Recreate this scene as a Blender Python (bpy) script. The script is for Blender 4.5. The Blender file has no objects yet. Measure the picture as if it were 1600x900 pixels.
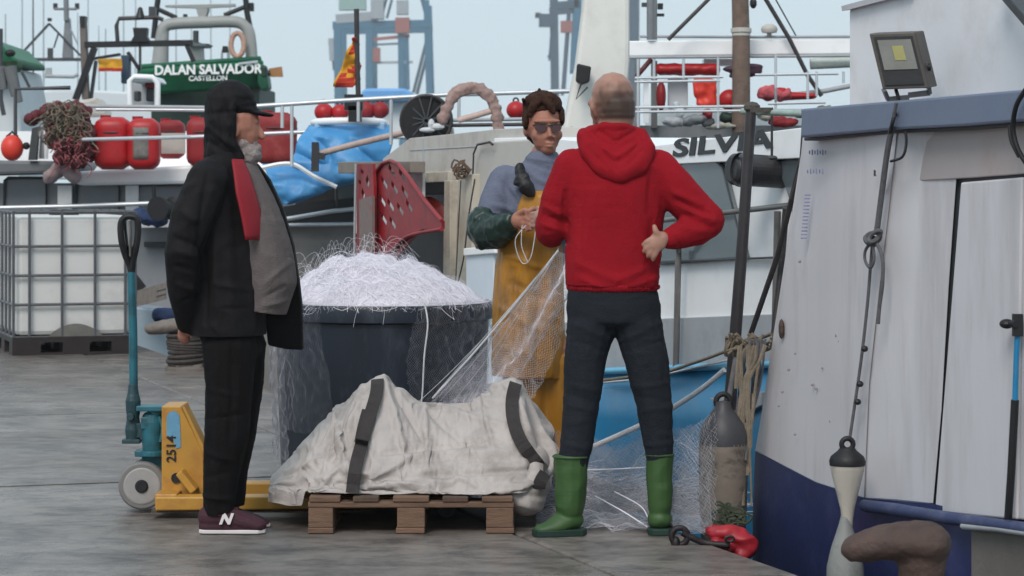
import bpy, bmesh, math, random
from mathutils import Vector, Matrix, noise, Euler
random.seed(7)
SC = bpy.context.scene
C = SC.collection
R = math.radians

# ------------------------------------------------------------------ camera
EYE, F = 1.36, 4000.0
cd = bpy.data.cameras.new('camera'); cam = bpy.data.objects.new('camera', cd); C.objects.link(cam)
cam.location = (0, 0, EYE); cam.rotation_euler = (R(90), 0, 0)
cd.sensor_width = 36; cd.lens = 36 * F / 1600; cd.shift_y = -(450 - 286) / 1600
cd.clip_start = 0.5; cd.clip_end = 12000
cd.dof.use_dof = True; cd.dof.focus_distance = 10.2; cd.dof.aperture_fstop = 9.0
SC.camera = cam
# ------------------------------------------------------------------ sky and sun
SUN_EL, SUN_AZ = R(44), R(198)
w = bpy.data.worlds.new('World'); SC.world = w; w.use_nodes = True
nt = w.node_tree; nt.nodes.clear()
out = nt.nodes.new('ShaderNodeOutputWorld'); bg = nt.nodes.new('ShaderNodeBackground')
sky = nt.nodes.new('ShaderNodeTexSky'); sky.sky_type = 'NISHITA'; sky.sun_disc = False
sky.sun_elevation = SUN_EL; sky.sun_rotation = SUN_AZ; sky.dust_density = 3; sky.air_density = 1.0
mx = nt.nodes.new('ShaderNodeMix'); mx.data_type = 'RGBA'; mx.inputs[0].default_value = 0.93
mx.inputs[7].default_value = (5.9, 7.2, 8.0, 1)       # even cloud layer, same radiance units as the sky texture
nt.links.new(sky.outputs[0], mx.inputs[6]); nt.links.new(mx.outputs[2], bg.inputs[0])
bg.inputs[1].default_value = 0.1; nt.links.new(bg.outputs[0], out.inputs[0])
sd = bpy.data.lights.new('sun', 'SUN'); sd.energy = 1.9; sd.angle = R(25); sd.color = (1, .92, .86)
sun = bpy.data.objects.new('sun', sd); C.objects.link(sun)
dv = Vector((math.sin(SUN_AZ) * math.cos(SUN_EL), math.cos(SUN_AZ) * math.cos(SUN_EL), math.sin(SUN_EL)))
sun.rotation_euler = dv.to_track_quat('Z', 'Y').to_euler(); sun.location = (0, 0, 30)
SC.view_settings.view_transform = 'Standard'; SC.view_settings.look = 'None'
SC.view_settings.exposure = 0.23; SC.view_settings.gamma = 1

# ------------------------------------------------------------------ materials
def lin(c): return tuple((x / 255 / 12.92) if x / 255 <= .04045 else ((x / 255 + .055) / 1.055) ** 2.4 for x in c)
MC = {}
def M(name, rgb, rough=.6, var=.18, scale=6, bump=.15, metal=0, dirt=None, dirt_amt=.45, dscale=3, stretch=(1, 1, 1), fine=60, spec=.4, coat=0):
    if name in MC: return MC[name]
    m = bpy.data.materials.new(name); m.use_nodes = True; t = m.node_tree; N = t.nodes; L = t.links
    b = N['Principled BSDF']; b.inputs['Roughness'].default_value = rough; b.inputs['Metallic'].default_value = metal
    b.inputs['Specular IOR Level'].default_value = spec
    if coat: b.inputs['Coat Weight'].default_value = coat
    tc = N.new('ShaderNodeTexCoord'); mp = N.new('ShaderNodeMapping'); mp.inputs['Scale'].default_value = stretch
    L.new(tc.outputs['Object'], mp.inputs[0])
    n1 = N.new('ShaderNodeTexNoise'); n1.inputs['Scale'].default_value = scale; n1.inputs['Detail'].default_value = 6; n1.inputs['Roughness'].default_value = .62
    L.new(mp.outputs[0], n1.inputs[0])
    c = lin(rgb); lo = tuple(x * (1 - var) for x in c) + (1,); hi = tuple(min(.95, x * (1 + var)) for x in c) + (1,)
    cr = N.new('ShaderNodeValToRGB'); cr.color_ramp.elements[0].position = .3; cr.color_ramp.elements[1].position = .7
    cr.color_ramp.elements[0].color = lo; cr.color_ramp.elements[1].color = hi
    L.new(n1.outputs[0], cr.inputs[0]); col = cr.outputs[0]
    if dirt:
        n2 = N.new('ShaderNodeTexNoise'); n2.inputs['Scale'].default_value = dscale; n2.inputs['Detail'].default_value = 9; n2.inputs['Roughness'].default_value = .7
        L.new(mp.outputs[0], n2.inputs[0])
        r2 = N.new('ShaderNodeValToRGB'); r2.color_ramp.elements[0].position = .5; r2.color_ramp.elements[1].position = .68
        r2.color_ramp.elements[0].color = (0, 0, 0, 1); r2.color_ramp.elements[1].color = (dirt_amt,) * 3 + (1,)
        L.new(n2.outputs[0], r2.inputs[0])
        mm = N.new('ShaderNodeMix'); mm.data_type = 'RGBA'; L.new(r2.outputs[0], mm.inputs[0]); L.new(col, mm.inputs[6])
        mm.inputs[7].default_value = lin(dirt) + (1,); col = mm.outputs[2]
    L.new(col, b.inputs['Base Color'])
    if bump:
        n3 = N.new('ShaderNodeTexNoise'); n3.inputs['Scale'].default_value = fine; n3.inputs['Detail'].default_value = 4
        L.new(mp.outputs[0], n3.inputs[0])
        bp = N.new('ShaderNodeBump'); bp.inputs['Strength'].default_value = bump; bp.inputs['Distance'].default_value = .01
        L.new(n3.outputs[0], bp.inputs['Height']); L.new(bp.outputs[0], b.inputs['Normal'])
    MC[name] = m; return m
WHITE = M('white_paint', (216, 216, 219), .45, .05, 2, .05, dirt=(150, 145, 138), dirt_amt=.3, dscale=2.2)
WHITE2 = M('white_gloss', (238, 239, 240), .35, .03, 2, .03, dirt=(190, 188, 185), dirt_amt=.25)
OFFW = M('off_white_paint', (186, 182, 176), .55, .07, 3, .1, dirt=(125, 112, 98), dirt_amt=.45, dscale=3)
CREAM = M('cream_paint', (188, 182, 168), .55, .1, 4, .1, dirt=(110, 90, 70), dirt_amt=.5, dscale=5)
NEARW = M('chalky_white_hull', (196, 195, 199), .42, .05, 1.6, .06, dirt=(140, 134, 134), dirt_amt=.38, dscale=2.6, stretch=(1.6, 1.6, .22))
NEARP = M('stained_white_panel', (168, 160, 160), .5, .08, 2, .06, dirt=(150, 128, 118), dirt_amt=.5, dscale=2)
NAVY = M('navy_hull_paint', (40, 48, 88), .38, .15, 4, .08, dirt=(80, 84, 120), dirt_amt=.4, dscale=5)
SLATE = M('slate_blue_paint', (104, 115, 136), .5, .08, 3, .08, dirt=(85, 95, 118), dirt_amt=.4)
MUD = M('bare_grey_hull', (112, 106, 102), .7, .15, 5, .2)
TEALB = M('bright_blue_hull', (28, 122, 168), .35, .12, 3, .06, dirt=(90, 130, 160), dirt_amt=.5, dscale=4)
GREY = M('grey_paint', (120, 124, 128), .5, .12, 4, .1, dirt=(80, 80, 82), dirt_amt=.4)
LGREY = M('light_grey_paint', (160, 164, 168), .5, .08, 4, .1, dirt=(110, 108, 106), dirt_amt=.35)
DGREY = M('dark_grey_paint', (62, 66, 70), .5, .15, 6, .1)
GLASS = M('tinted_window', (92, 102, 106), .18, .1, 2, 0, spec=.6)
BLACK = M('black_rubber', (24, 24, 27), .55, .2, 10, .15)
BLACKP = M('black_paint', (30, 31, 34), .45, .2, 8, .1)
STEEL = M('weathered_steel', (120, 118, 116), .42, .15, 10, .1, metal=.5, dirt=(110, 78, 58), dirt_amt=.5)
DSTEEL = M('dark_steel', (62, 60, 62), .45, .2, 10, .1, metal=.3, dirt=(90, 70, 62), dirt_amt=.5, dscale=9)
ALU = M('aluminium_tube', (196, 200, 204), .35, .06, 10, .05, metal=.4)
RUST = M('rusty_iron', (74, 58, 52), .75, .25, 9, .5, dirt=(48, 40, 38), dirt_amt=.7, dscale=7)
RED = M('red_plastic', (170, 26, 32), .42, .12, 5, .08, dirt=(120, 30, 30), dirt_amt=.5, dscale=8)
DRED = M('faded_red_plastic', (140, 26, 32), .55, .15, 6, .1, dirt=(90, 40, 40), dirt_amt=.5, dscale=8)
PRED = M('red_painted_plate', (136, 18, 26), .45, .15, 6, .1, dirt=(70, 20, 24), dirt_amt=.6, dscale=9)
ORED = M('orange_red_plastic', (214, 62, 48), .45, .1, 6, .08)
MAROON = M('maroon_cloth', (88, 32, 40), .85, .3, 14, .5, dirt=(120, 100, 96), dirt_amt=.6, dscale=12)
TARP = M('blue_tarpaulin', (66, 136, 190), .45, .12, 4, .1, dirt=(120, 175, 215), dirt_amt=.5, dscale=6)
BLUEP = M('pale_blue_paint', (104, 160, 214), .5, .08, 4, .05)
BROWNM = M('brown_mast_paint', (110, 92, 82), .6, .2, 12, .2, dirt=(80, 60, 50), dirt_amt=.6, dscale=15)
GREENB = M('green_hull_paint', (18, 104, 70), .5, .1, 4, .05, dirt=(10, 60, 44), dirt_amt=.4)
DGREEN = M('dark_green_hull', (22, 48, 40), .6, .2, 4, .1)
CRANEB = M('crane_blue_paint', (48, 104, 132), .6, .08, .2, 0)
CRANED = M('crane_slate_paint', (52, 78, 98), .6, .1, .2, 0)
CRANEW = M('crane_grey_paint', (150, 158, 165), .6, .1, .3, 0)
CRANER = M('crane_red_paint', (150, 90, 84), .6, .1, .3, 0)
ROPE = M('hemp_rope', (118, 108, 94), .9, .25, 30, .5, fine=200)
ROPEG = M('grey_rope', (92, 92, 96), .9, .25, 40, .6, fine=220)
ROPEW = M('white_rope', (205, 208, 212), .8, .12, 40, .5, fine=220)
WOOD = M('pallet_wood', (108, 84, 68), .8, .22, 6, .35, dirt=(70, 52, 42), dirt_amt=.6, dscale=9, stretch=(1, 1, 6), fine=50)
SKIN = M('skin', (158, 108, 90), .55, .06, 12, .12, dirt=(140, 80, 70), dirt_amt=.25, dscale=20, fine=160)
SKINP = M('pale_scalp', (160, 120, 104), .5, .06, 12, .1, dirt=(140, 96, 84), dirt_amt=.3, dscale=14, fine=160)
YELLOWJ = M('yellow_jack_paint', (180, 134, 56), .42, .1, 6, .08, dirt=(150, 96, 50), dirt_amt=.65, dscale=8)
TEALJ = M('teal_jack_paint', (38, 98, 112), .45, .15, 8, .1, dirt=(24, 40, 46), dirt_amt=.7, dscale=9)
FLAGY = M('flag_yellow', (206, 150, 40), .8, .15, 10, .1)
FLAGR = M('flag_red', (170, 44, 32), .8, .15, 10, .1)

# ------------------------------------------------------------------ geometry helpers
def P(px, py, Y): return Vector(((px - 800) / F * Y, Y, EYE + (286 - py) / F * Y))
class G:
    def __init__(s): s.v = []; s.f = []
    def add(s, vs, fs):
        o = len(s.v); s.v += [tuple(v) for v in vs]; s.f += [tuple(i + o for i in f) for f in fs]; return s
    def box(s, c, d, rz=0, rx=0, ry=0, m=None):
        hx, hy, hz = d[0] / 2, d[1] / 2, d[2] / 2
        rot = m or Euler((rx, ry, rz)).to_matrix(); c = Vector(c)
        vs = [c + rot @ Vector((x * hx, y * hy, z * hz)) for x in (-1, 1) for y in (-1, 1) for z in (-1, 1)]
        return s.add(vs, [(0, 1, 3, 2), (4, 6, 7, 5), (0, 4, 5, 1), (2, 3, 7, 6), (0, 2, 6, 4), (1, 5, 7, 3)])
    def bar(s, a, b, wd, hd=None):
        a = Vector(a); b = Vector(b); d = b - a; hd = hd or wd
        z = d.normalized(); x = z.cross(Vector((0, 1, 0)))
        if x.length < .1: x = z.cross(Vector((0, 0, 1)))
        x.normalize(); y = z.cross(x)
        return s.box((a + b) / 2, (wd, hd, d.length), m=Matrix((x, y, z)).transposed())
    def tube(s, pts, r, n=8, closed=False, caps=True):
        pts = [Vector(p) for p in pts]; k = len(pts); rs = r if isinstance(r, (list, tuple)) else [r] * k
        rings = []; up = None
        for i, p in enumerate(pts):
            a = pts[(i - 1) % k] if (closed or i) else p; b = pts[(i + 1) % k] if (closed or i < k - 1) else p
            d = (b - a).normalized() if (b - a).length > 1e-9 else Vector((0, 0, 1))
            if up is None:
                up = Vector((0, 0, 1)) if abs(d.z) < .9 else Vector((1, 0, 0))
            x = d.cross(up)
            if x.length < 1e-4: x = d.cross(Vector((1, .1, 0)))
            x.normalize(); up = x.cross(d).normalized()
            rings.append([p + (x * math.cos(2 * math.pi * j / n) + up * math.sin(2 * math.pi * j / n)) * rs[i] for j in range(n)])
        vs = [v for r_ in rings for v in r_]; fs = []
        for i in range(k if closed else k - 1):
            i2 = (i + 1) % k
            for j in range(n): fs.append((i * n + j, i * n + (j + 1) % n, i2 * n + (j + 1) % n, i2 * n + j))
        if caps and not closed: fs += [tuple(range(n - 1, -1, -1)), tuple((k - 1) * n + j for j in range(n))]
        return s.add(vs, fs)
    def lathe(s, c, prof, n=24, axis=(0, 0, 1), cap=True):
        q = Vector((0, 0, 1)).rotation_difference(Vector(axis)); c = Vector(c); vs = []
        for r, h in prof:
            for j in range(n):
                a = 2 * math.pi * j / n; vs.append(c + q @ Vector((r * math.cos(a), r * math.sin(a), h)))
        fs = [(i * n + j, i * n + (j + 1) % n, (i + 1) * n + (j + 1) % n, (i + 1) * n + j) for i in range(len(prof) - 1) for j in range(n)]
        if cap: fs += [tuple(range(n - 1, -1, -1)), tuple((len(prof) - 1) * n + j for j in range(n))]
        return s.add(vs, fs)
    def prism(s, pts, off):
        k = len(pts); off = Vector(off); pts = [Vector(p) for p in pts]
        vs = pts + [p + off for p in pts]
        return s.add(vs, [tuple(range(k)), tuple(range(2 * k - 1, k - 1, -1))] + [(i, k + i, k + (i + 1) % k, (i + 1) % k) for i in range(k)])
    def grid(s, fn, nu, nv, flip=False):
        vs = [fn(i / nu, j / nv) for i in range(nu + 1) for j in range(nv + 1)]
        fs = [(i * (nv + 1) + j, (i + 1) * (nv + 1) + j, (i + 1) * (nv + 1) + j + 1, i * (nv + 1) + j + 1) for i in range(nu) for j in range(nv)]
        return s.add(vs, fs)
    def ell(s, c, r, q=None, n=12):
        c = Vector(c); vs = []; m = n // 2
        for i in range(m + 1):
            t = math.pi * (i + .0) / m
            for j in range(n):
                a = 2 * math.pi * j / n; v = Vector((r[0] * math.sin(t) * math.cos(a), r[1] * math.sin(t) * math.sin(a), r[2] * math.cos(t)))
                vs.append(c + (q @ v if q else v))
        return s.add(vs, [(i * n + j, (i + 1) * n + j, (i + 1) * n + (j + 1) % n, i * n + (j + 1) % n) for i in range(m) for j in range(n)])
ORG = {}
def mk(name, g, mat, parent=None, smooth=False, bevel=0, label=None, kind=None, solid=0):
    me = bpy.data.meshes.new(name)
    if isinstance(g, G): me.from_pydata(g.v, [], g.f)
    else: me = g; me.name = name
    root = Vector((0, 0, 0))
    if parent is not None: root = ORG[parent.name]
    o = bpy.data.objects.new(name, me); C.objects.link(o)
    if parent is None and kind != 'structure' and len(me.vertices):
        xs = [v.co.x for v in me.vertices]; ys = [v.co.y for v in me.vertices]; zs = [v.co.z for v in me.vertices]
        root = Vector(((min(xs) + max(xs)) / 2, (min(ys) + max(ys)) / 2, min(zs))); o.location = root
    me.transform(Matrix.Translation(-root)); ORG[o.name] = root
    if isinstance(g, G):
        bm = bmesh.new(); bm.from_mesh(me); bmesh.ops.remove_doubles(bm, verts=bm.verts, dist=1e-6); bmesh.ops.recalc_face_normals(bm, faces=bm.faces); bm.to_mesh(me); bm.free()
    if smooth:
        me.polygons.foreach_set('use_smooth', [True] * len(me.polygons))
        if isinstance(g, G): me.set_sharp_from_angle(angle=R(50))
    if mat: me.materials.append(mat)
    if parent is not None: o.parent = parent
    if bevel:
        b = o.modifiers.new('bevel', 'BEVEL'); b.width = bevel; b.segments = 2; b.limit_method = 'ANGLE'; b.angle_limit = R(40)
    if solid:
        b = o.modifiers.new('solid', 'SOLIDIFY'); b.thickness = solid; b.offset = 0
    if label: o['label'] = label
    if kind: o['kind'] = kind
    return o
def tag(o, label, cat, group=None, kind=None):
    o['label'] = label; o['category'] = cat
    if group: o['group'] = group
    if kind: o['kind'] = kind
    return o
def thing(name, label, cat, loc, group=None):
    o = bpy.data.objects.new(name, None); C.objects.link(o); o.empty_display_size = .1
    o.location = loc; ORG[o.name] = Vector(loc); return tag(o, label, cat, group)
def text(name, s, size, loc, xdir, up, mat, parent, ext=.003, bold=0, shear=0, sx=1, align='CENTER'):
    cu = bpy.data.curves.new(name, 'FONT'); cu.body = s; cu.size = size; cu.extrude = ext; cu.align_x = align; cu.align_y = 'CENTER'
    cu.offset = bold; cu.shear = shear; cu.resolution_u = 3
    t = bpy.data.objects.new('tmp', cu); C.objects.link(t)
    dg = bpy.context.evaluated_depsgraph_get(); me = bpy.data.meshes.new_from_object(t.evaluated_get(dg)); bpy.data.objects.remove(t); bpy.data.curves.remove(cu)
    x = Vector(xdir).normalized(); u = Vector(up).normalized(); z = x.cross(u).normalized()
    m = Matrix((x * sx, u, z)).transposed().to_4x4(); m.translation = Vector(loc); me.transform(m)
    me.materials.clear()
    return mk(name, me, mat, parent)
def fold(amp, sc, st=(1, 1, 1), seed=0, ridge=True):
    def f(co, no):
        p = Vector((co.x * st[0] + seed, co.y * st[1], co.z * st[2])) * sc
        n = noise.noise(p); n2 = noise.noise(p * 2.3 + Vector((5, 5, 5)))
        return amp * (((1 - abs(n) * 2.6) * .7 + n2 * .5) if ridge else (n + .4 * n2))
    return f
def organic(name, g, mat, parent, voxel=.008, sm=4, disp=None, cuts=(), label=None):
    """fuse overlapping shapes into one continuous skin, smooth it and add folds"""
    me = bpy.data.meshes.new(name); me.from_pydata(g.v, [], g.f)
    bm = bmesh.new(); bm.from_mesh(me); bmesh.ops.remove_doubles(bm, verts=bm.verts, dist=1e-7); bmesh.ops.recalc_face_normals(bm, faces=bm.faces); bm.to_mesh(me); bm.free()
    t = bpy.data.objects.new('tmp', me); C.objects.link(t)
    r = t.modifiers.new('r', 'REMESH'); r.mode = 'VOXEL'; r.voxel_size = voxel
    if sm: s = t.modifiers.new('s', 'SMOOTH'); s.factor = .5; s.iterations = sm
    dg = bpy.context.evaluated_depsgraph_get(); m2 = bpy.data.meshes.new_from_object(t.evaluated_get(dg)); bpy.data.objects.remove(t)
    if disp:
        ds = [(v.co.copy(), v.normal.copy()) for v in m2.vertices]
        for v, (co, no) in zip(m2.vertices, ds):
            v.co = co + no * sum(d(co, no) for d in (disp if isinstance(disp, (list, tuple)) else (disp,)))
    if cuts:
        bm = bmesh.new(); bm.from_mesh(m2)
        for co, no in cuts:
            gm = bm.verts[:] + bm.edges[:] + bm.faces[:]
            rr = bmesh.ops.bisect_plane(bm, geom=gm, plane_co=co, plane_no=no, clear_outer=True)
            ed = [e for e in rr['geom_cut'] if isinstance(e, bmesh.types.BMEdge)]
            try: bmesh.ops.contextual_create(bm, geom=ed)
            except Exception: pass
        bm.to_mesh(m2); bm.free()
    return mk(name, m2, mat, parent, smooth=True, label=label)
def crease(Y, lines, front=True):
    """folds and seams drawn as lines in photo pixels: (x0, y0, x1, y1, half width, height)"""
    s_ = F / Y
    def f(co, no):
        if front and no.y > .25: return 0
        x, y = co.x * s_ + 800, 286 - (co.z - EYE) * s_; d = 0
        x += 2.2 * noise.noise(co * 9); y += 2.2 * noise.noise(co * 9 + Vector((4, 4, 4)))
        for (x0, y0, x1, y1, w_, am) in lines:
            dx, dy = x1 - x0, y1 - y0; L2 = dx * dx + dy * dy; t = ((x - x0) * dx + (y - y0) * dy) / L2
            if t < -.1 or t > 1.1: continue
            tc = max(0, min(1, t)); e2 = (x - x0 - dx * tc) ** 2 + (y - y0 - dy * tc) ** 2
            if e2 < 9 * w_ * w_: d += am * math.exp(-e2 / (w_ * w_)) * (.35 + .65 * math.sin(math.pi * (.12 + .76 * tc)))
        return d
    return f
class Body:
    """stamps given by photo pixels at a person's own distance; r are half sizes in the same pixels"""
    def __init__(s, Y): s.Y = Y; s.s = F / Y; s.g = G()
    def pt(s, px, py, dy=0): return Vector(((px - 800) / s.s, s.Y + dy, EYE + (286 - py) / s.s))
    def e(s, px, py, dy, rx, ry, rz, q=None, n=14):
        s.g.ell(s.pt(px, py, dy), (rx / s.s, ry / s.s, rz / s.s), q, n); return s
    def chain(s, pts, n=14):
        """pts: (px, py, dy, rx, ry, rz)"""
        for a, b in zip(pts, pts[1:]):
            d = math.hypot(a[0] - b[0], a[1] - b[1], (a[2] - b[2]) * s.s); k = max(1, int(d / (min(a[3:] + b[3:]) * .26)))
            for i in range(k + 1):
                t = i / k; s.e(*[a[j] + (b[j] - a[j]) * t for j in range(6)], n=n)
        return s
    def limb(s, pts, n=12): return s.chain([(a[0], a[1], a[2], a[3], a[3], a[3]) for a in pts], n)
def sag(a, b, d, n=10):
    a = Vector(a); b = Vector(b); return [a.lerp(b, i / n) - Vector((0, 0, 4 * d * (i / n) * (1 - i / n))) for i in range(n + 1)]
def spl(pts, n=6):
    pts = [Vector(p) for p in pts]; o = []
    for i in range(len(pts) - 1):
        a = pts[max(0, i - 1)]; b = pts[i]; c = pts[i + 1]; d = pts[min(len(pts) - 1, i + 2)]
        for k in range(n):
            t = k / n; o.append(.5 * ((2 * b) + (c - a) * t + (2 * a - 5 * b + 4 * c - d) * t * t + (3 * b - a - 3 * c + d) * t ** 3))
    o.append(pts[-1]); return o
# quay edge line and planes parallel to it
EO = Vector((1.01, 8.87, 0)); ED = Vector((-.328, 1, 0)).normalized(); EN = Vector((ED.y, -ED.x, 0))   # EN points to the water (+X)
def QY(px, g): return (3.92 + g) / (.328 + (px - 800) / F)
def Q(px, py, g): return P(px, py, QY(px, g))
def quv(u, v, z): return EO + ED * u - EN * v + Vector((0, 0, z))
from mathutils.bvhtree import BVHTree
def bvh(o):
    root = ORG[o.name]; me = o.data
    return BVHTree.FromPolygons([v.co + root for v in me.vertices], [tuple(p.vertices) for p in me.polygons])
def drape(b, px, py, off=.006):
    o = Vector((0, 0, EYE)); d = (P(px, py, 10) - o).normalized(); h = b.ray_cast(o, d)
    return None if h[0] is None else h[0] - d * off
def ribbon(b, pts, wd, off=.006, n=5, th=.035):
    """strap laid on a surface: pts in photo pixels"""
    q = [p for p in (drape(b, a.x, a.y, off) for a in spl([Vector((x, y, 0)) for x, y in pts], n)) if p]
    g = G(); L = []
    for i, p in enumerate(q):
        t = (q[min(i + 1, len(q) - 1)] - q[max(i - 1, 0)]).normalized(); sd = t.cross(Vector((0, -1, 0))).normalized()
        L.append((p - sd * wd / 2, p + sd * wd / 2))
    for (a, b2), (c, d) in zip(L, L[1:]):
        o = Vector((0, -th, 0)); g.add([a, b2, d, c, a + o, b2 + o, d + o, c + o], [(0, 1, 2, 3), (4, 5, 6, 7), (0, 1, 5, 4), (1, 2, 6, 5), (2, 3, 7, 6), (3, 0, 4, 7)])
    return g

# ================================================================== SETTING
def concrete():
    m = bpy.data.materials.new('wet_concrete'); m.use_nodes = True; t = m.node_tree; N = t.nodes; L = t.links; b = N['Principled BSDF']
    tc = N.new('ShaderNodeTexCoord')
    def nz(scale, det, st=(1, 1, 1), rough=.6):
        mp = N.new('ShaderNodeMapping'); mp.inputs['Scale'].default_value = st; L.new(tc.outputs['Object'], mp.inputs[0])
        n = N.new('ShaderNodeTexNoise'); n.inputs['Scale'].default_value = scale; n.inputs['Detail'].default_value = det; n.inputs['Roughness'].default_value = rough
        L.new(mp.outputs[0], n.inputs[0]); return n
    a = nz(1.1, 8, (.6, 1, 1)); s2 = nz(5, 9, (.8, 1.1, 1), .76); pud = nz(.55, 5, (.6, 1, 1)); fine = nz(60, 5)
    cr = N.new('ShaderNodeValToRGB'); cr.color_ramp.elements[0].position = .3; cr.color_ramp.elements[1].position = .72
    cr.color_ramp.elements[0].color = (.088, .079, .072, 1); cr.color_ramp.elements[1].color = (.24, .217, .198, 1); L.new(a.outputs[0], cr.inputs[0])
    c2 = N.new('ShaderNodeValToRGB'); c2.color_ramp.elements[0].position = .38; c2.color_ramp.elements[1].position = .56
    c2.color_ramp.elements[0].color = (.42, .40, .40, 1); c2.color_ramp.elements[1].color = (1.15, 1.12, 1.1, 1); L.new(s2.outputs[0], c2.inputs[0])
    mu = N.new('ShaderNodeMix'); mu.data_type = 'RGBA'; mu.blend_type = 'MULTIPLY'; mu.inputs[0].default_value = 1
    L.new(cr.outputs[0], mu.inputs[6]); L.new(c2.outputs[0], mu.inputs[7])
    vo = N.new('ShaderNodeTexVoronoi'); vo.feature = 'DISTANCE_TO_EDGE'; vo.inputs['Scale'].default_value = .55
    wn = nz(3, 6); vm = N.new('ShaderNodeVectorMath'); vm.operation = 'MULTIPLY_ADD'; vm.inputs[1].default_value = (.35, .35, 0)
    L.new(wn.outputs[1], vm.inputs[0]); L.new(tc.outputs['Object'], vm.inputs[2]); L.new(vm.outputs[0], vo.inputs['Vector'])
    ck = N.new('ShaderNodeMapRange'); ck.inputs[1].default_value = .0; ck.inputs[2].default_value = .006; ck.inputs[3].default_value = .72; ck.inputs[4].default_value = 1; L.new(vo.outputs['Distance'], ck.inputs[0])
    st = nz(2.6, 7, (1, 1, 1), .65); sr = N.new('ShaderNodeMapRange'); sr.inputs[1].default_value = .56; sr.inputs[2].default_value = .66; sr.inputs[3].default_value = 1; sr.inputs[4].default_value = .68; L.new(st.outputs[0], sr.inputs[0])
    m3_ = N.new('ShaderNodeMath'); m3_.operation = 'MULTIPLY'; L.new(ck.outputs[0], m3_.inputs[0]); L.new(sr.outputs[0], m3_.inputs[1])
    mu2 = N.new('ShaderNodeMix'); mu2.data_type = 'RGBA'; mu2.blend_type = 'MULTIPLY'; mu2.inputs[0].default_value = 1
    L.new(mu.outputs[2], mu2.inputs[6]); L.new(m3_.outputs[0], mu2.inputs[7]); L.new(mu2.outputs[2], b.inputs['Base Color'])
    pr = N.new('ShaderNodeMapRange'); pr.inputs[1].default_value = .40; pr.inputs[2].default_value = .62; pr.inputs[3].default_value = .48; pr.inputs[4].default_value = .10
    L.new(pud.outputs[0], pr.inputs[0]); L.new(pr.outputs[0], b.inputs['Roughness'])
    ad = N.new('ShaderNodeMath'); ad.operation = 'MULTIPLY_ADD'; ad.inputs[1].default_value = 2.2; L.new(s2.outputs[0], ad.inputs[0]); L.new(fine.outputs[0], ad.inputs[2])
    bp = N.new('ShaderNodeBump'); bp.inputs['Strength'].default_value = .45; bp.inputs['Distance'].default_value = .008
    L.new(ad.outputs[0], bp.inputs['Height']); L.new(bp.outputs[0], b.inputs['Normal'])
    return m
CONC = concrete()
g = G(); pl = [quv(-14, .02, -.03), quv(14, .02, -.03), quv(14, 30, -.03), quv(-14, 30, -.03)]; g.prism(pl, (0, 0, -2.6))
quay = mk('quay', g, CONC, kind='structure'); quay['label'] = 'grey damp concrete quay'
uu = -14.0; vs_ = [0, .62, 3.6, 6.7, 9.8, 12.9, 16, 19.1]
i = 0
while uu < 13.9:
    du = 3.5
    for k in range(len(vs_) - 1):
        if k == 0:
            for a in (0, 1.75):
                o = mk('coping_slab', G().prism([quv(uu + a + .006, 0, .0), quv(uu + a + 1.744, 0, 0), quv(uu + a + 1.744, .612, 0), quv(uu + a + .006, .612, 0)], (0, 0, -.22)), CONC, quay, bevel=.02)
        else:
            z = random.uniform(-.003, .003)
            mk('concrete_slab', G().prism([quv(uu + .01, vs_[k] + .01, z), quv(uu + du - .01, vs_[k] + .01, z), quv(uu + du - .01, vs_[k + 1] - .01, z), quv(uu + .01, vs_[k + 1] - .01, z)], (0, 0, -.03 + .004)), CONC, quay)
    uu += du
# water
WAT = bpy.data.materials.new('harbour_water'); WAT.use_nodes = True; t = WAT.node_tree; b = t.nodes['Principled BSDF']
b.inputs['Base Color'].default_value = (.03, .055, .06, 1); b.inputs['Roughness'].default_value = .12
n = t.nodes.new('ShaderNodeTexNoise'); n.inputs['Scale'].default_value = 3; n.inputs['Detail'].default_value = 5
bp = t.nodes.new('ShaderNodeBump'); bp.inputs['Strength'].default_value = .5; t.links.new(n.outputs[0], bp.inputs['Height']); t.links.new(bp.outputs[0], b.inputs['Normal'])
g = G(); g.add([(-5000, -200, -1.3), (5000, -200, -1.3), (5000, 9000, -1.3), (-5000, 9000, -1.3)], [(0, 1, 2, 3)])
mk('harbour_water', g, WAT, kind='structure')['label'] = 'dark harbour water'

# ================================================================== PERSON, black coat
BCOAT = M('black_coat_fabric', (27, 26, 28), .7, .2, 6, .25, fine=90, spec=.12)
BTROU = M('black_trouser_fabric', (19, 18, 19), .85, .2, 8, .3, fine=120, spec=.12)
SWGR = M('grey_marl_sweater', (98, 91, 90), .9, .1, 25, .5, fine=160, spec=.12)
LINRED = M('red_lining', (134, 20, 34), .7, .1, 6, .1)
BEARD = M('grey_beard', (146, 136, 134), .95, .3, 60, .9, fine=180, spec=.12)
CAPB = M('dark_cap_cloth', (24, 23, 26), .8, .2, 12, .2, spec=.12)
SHOEM = M('maroon_shoe_suede', (58, 26, 38), .75, .2, 12, .3, fine=120)
SOLEW = M('white_sole_rubber', (206, 200, 200), .6, .06, 10, .1)
B = Body(10.04); a = thing('person', 'bearded man in a black hooded coat and cap, hands clasped behind his back', 'person', B.pt(360, 830))
k = Body(10.04)
k.e(376, 192, 0, 29, 29, 40).e(388, 206, 0, 18, 22, 30).e(372, 170, 0, 27, 27, 26)           # skull and face
k.chain([(404, 200, 0, 4, 5, 5), (408, 208, 0, 5, 6, 5), (410, 214, 0, 5, 7, 5)]).e(402, 190, 0, 5, 15, 4)     # nose and brow
k.e(405, 228, 0, 4, 8, 3).e(404, 234, 0, 4, 8, 3).e(396, 240, 0, 11, 14, 10)
k.e(372, 205, -.073, 6, 4, 11)
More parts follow.
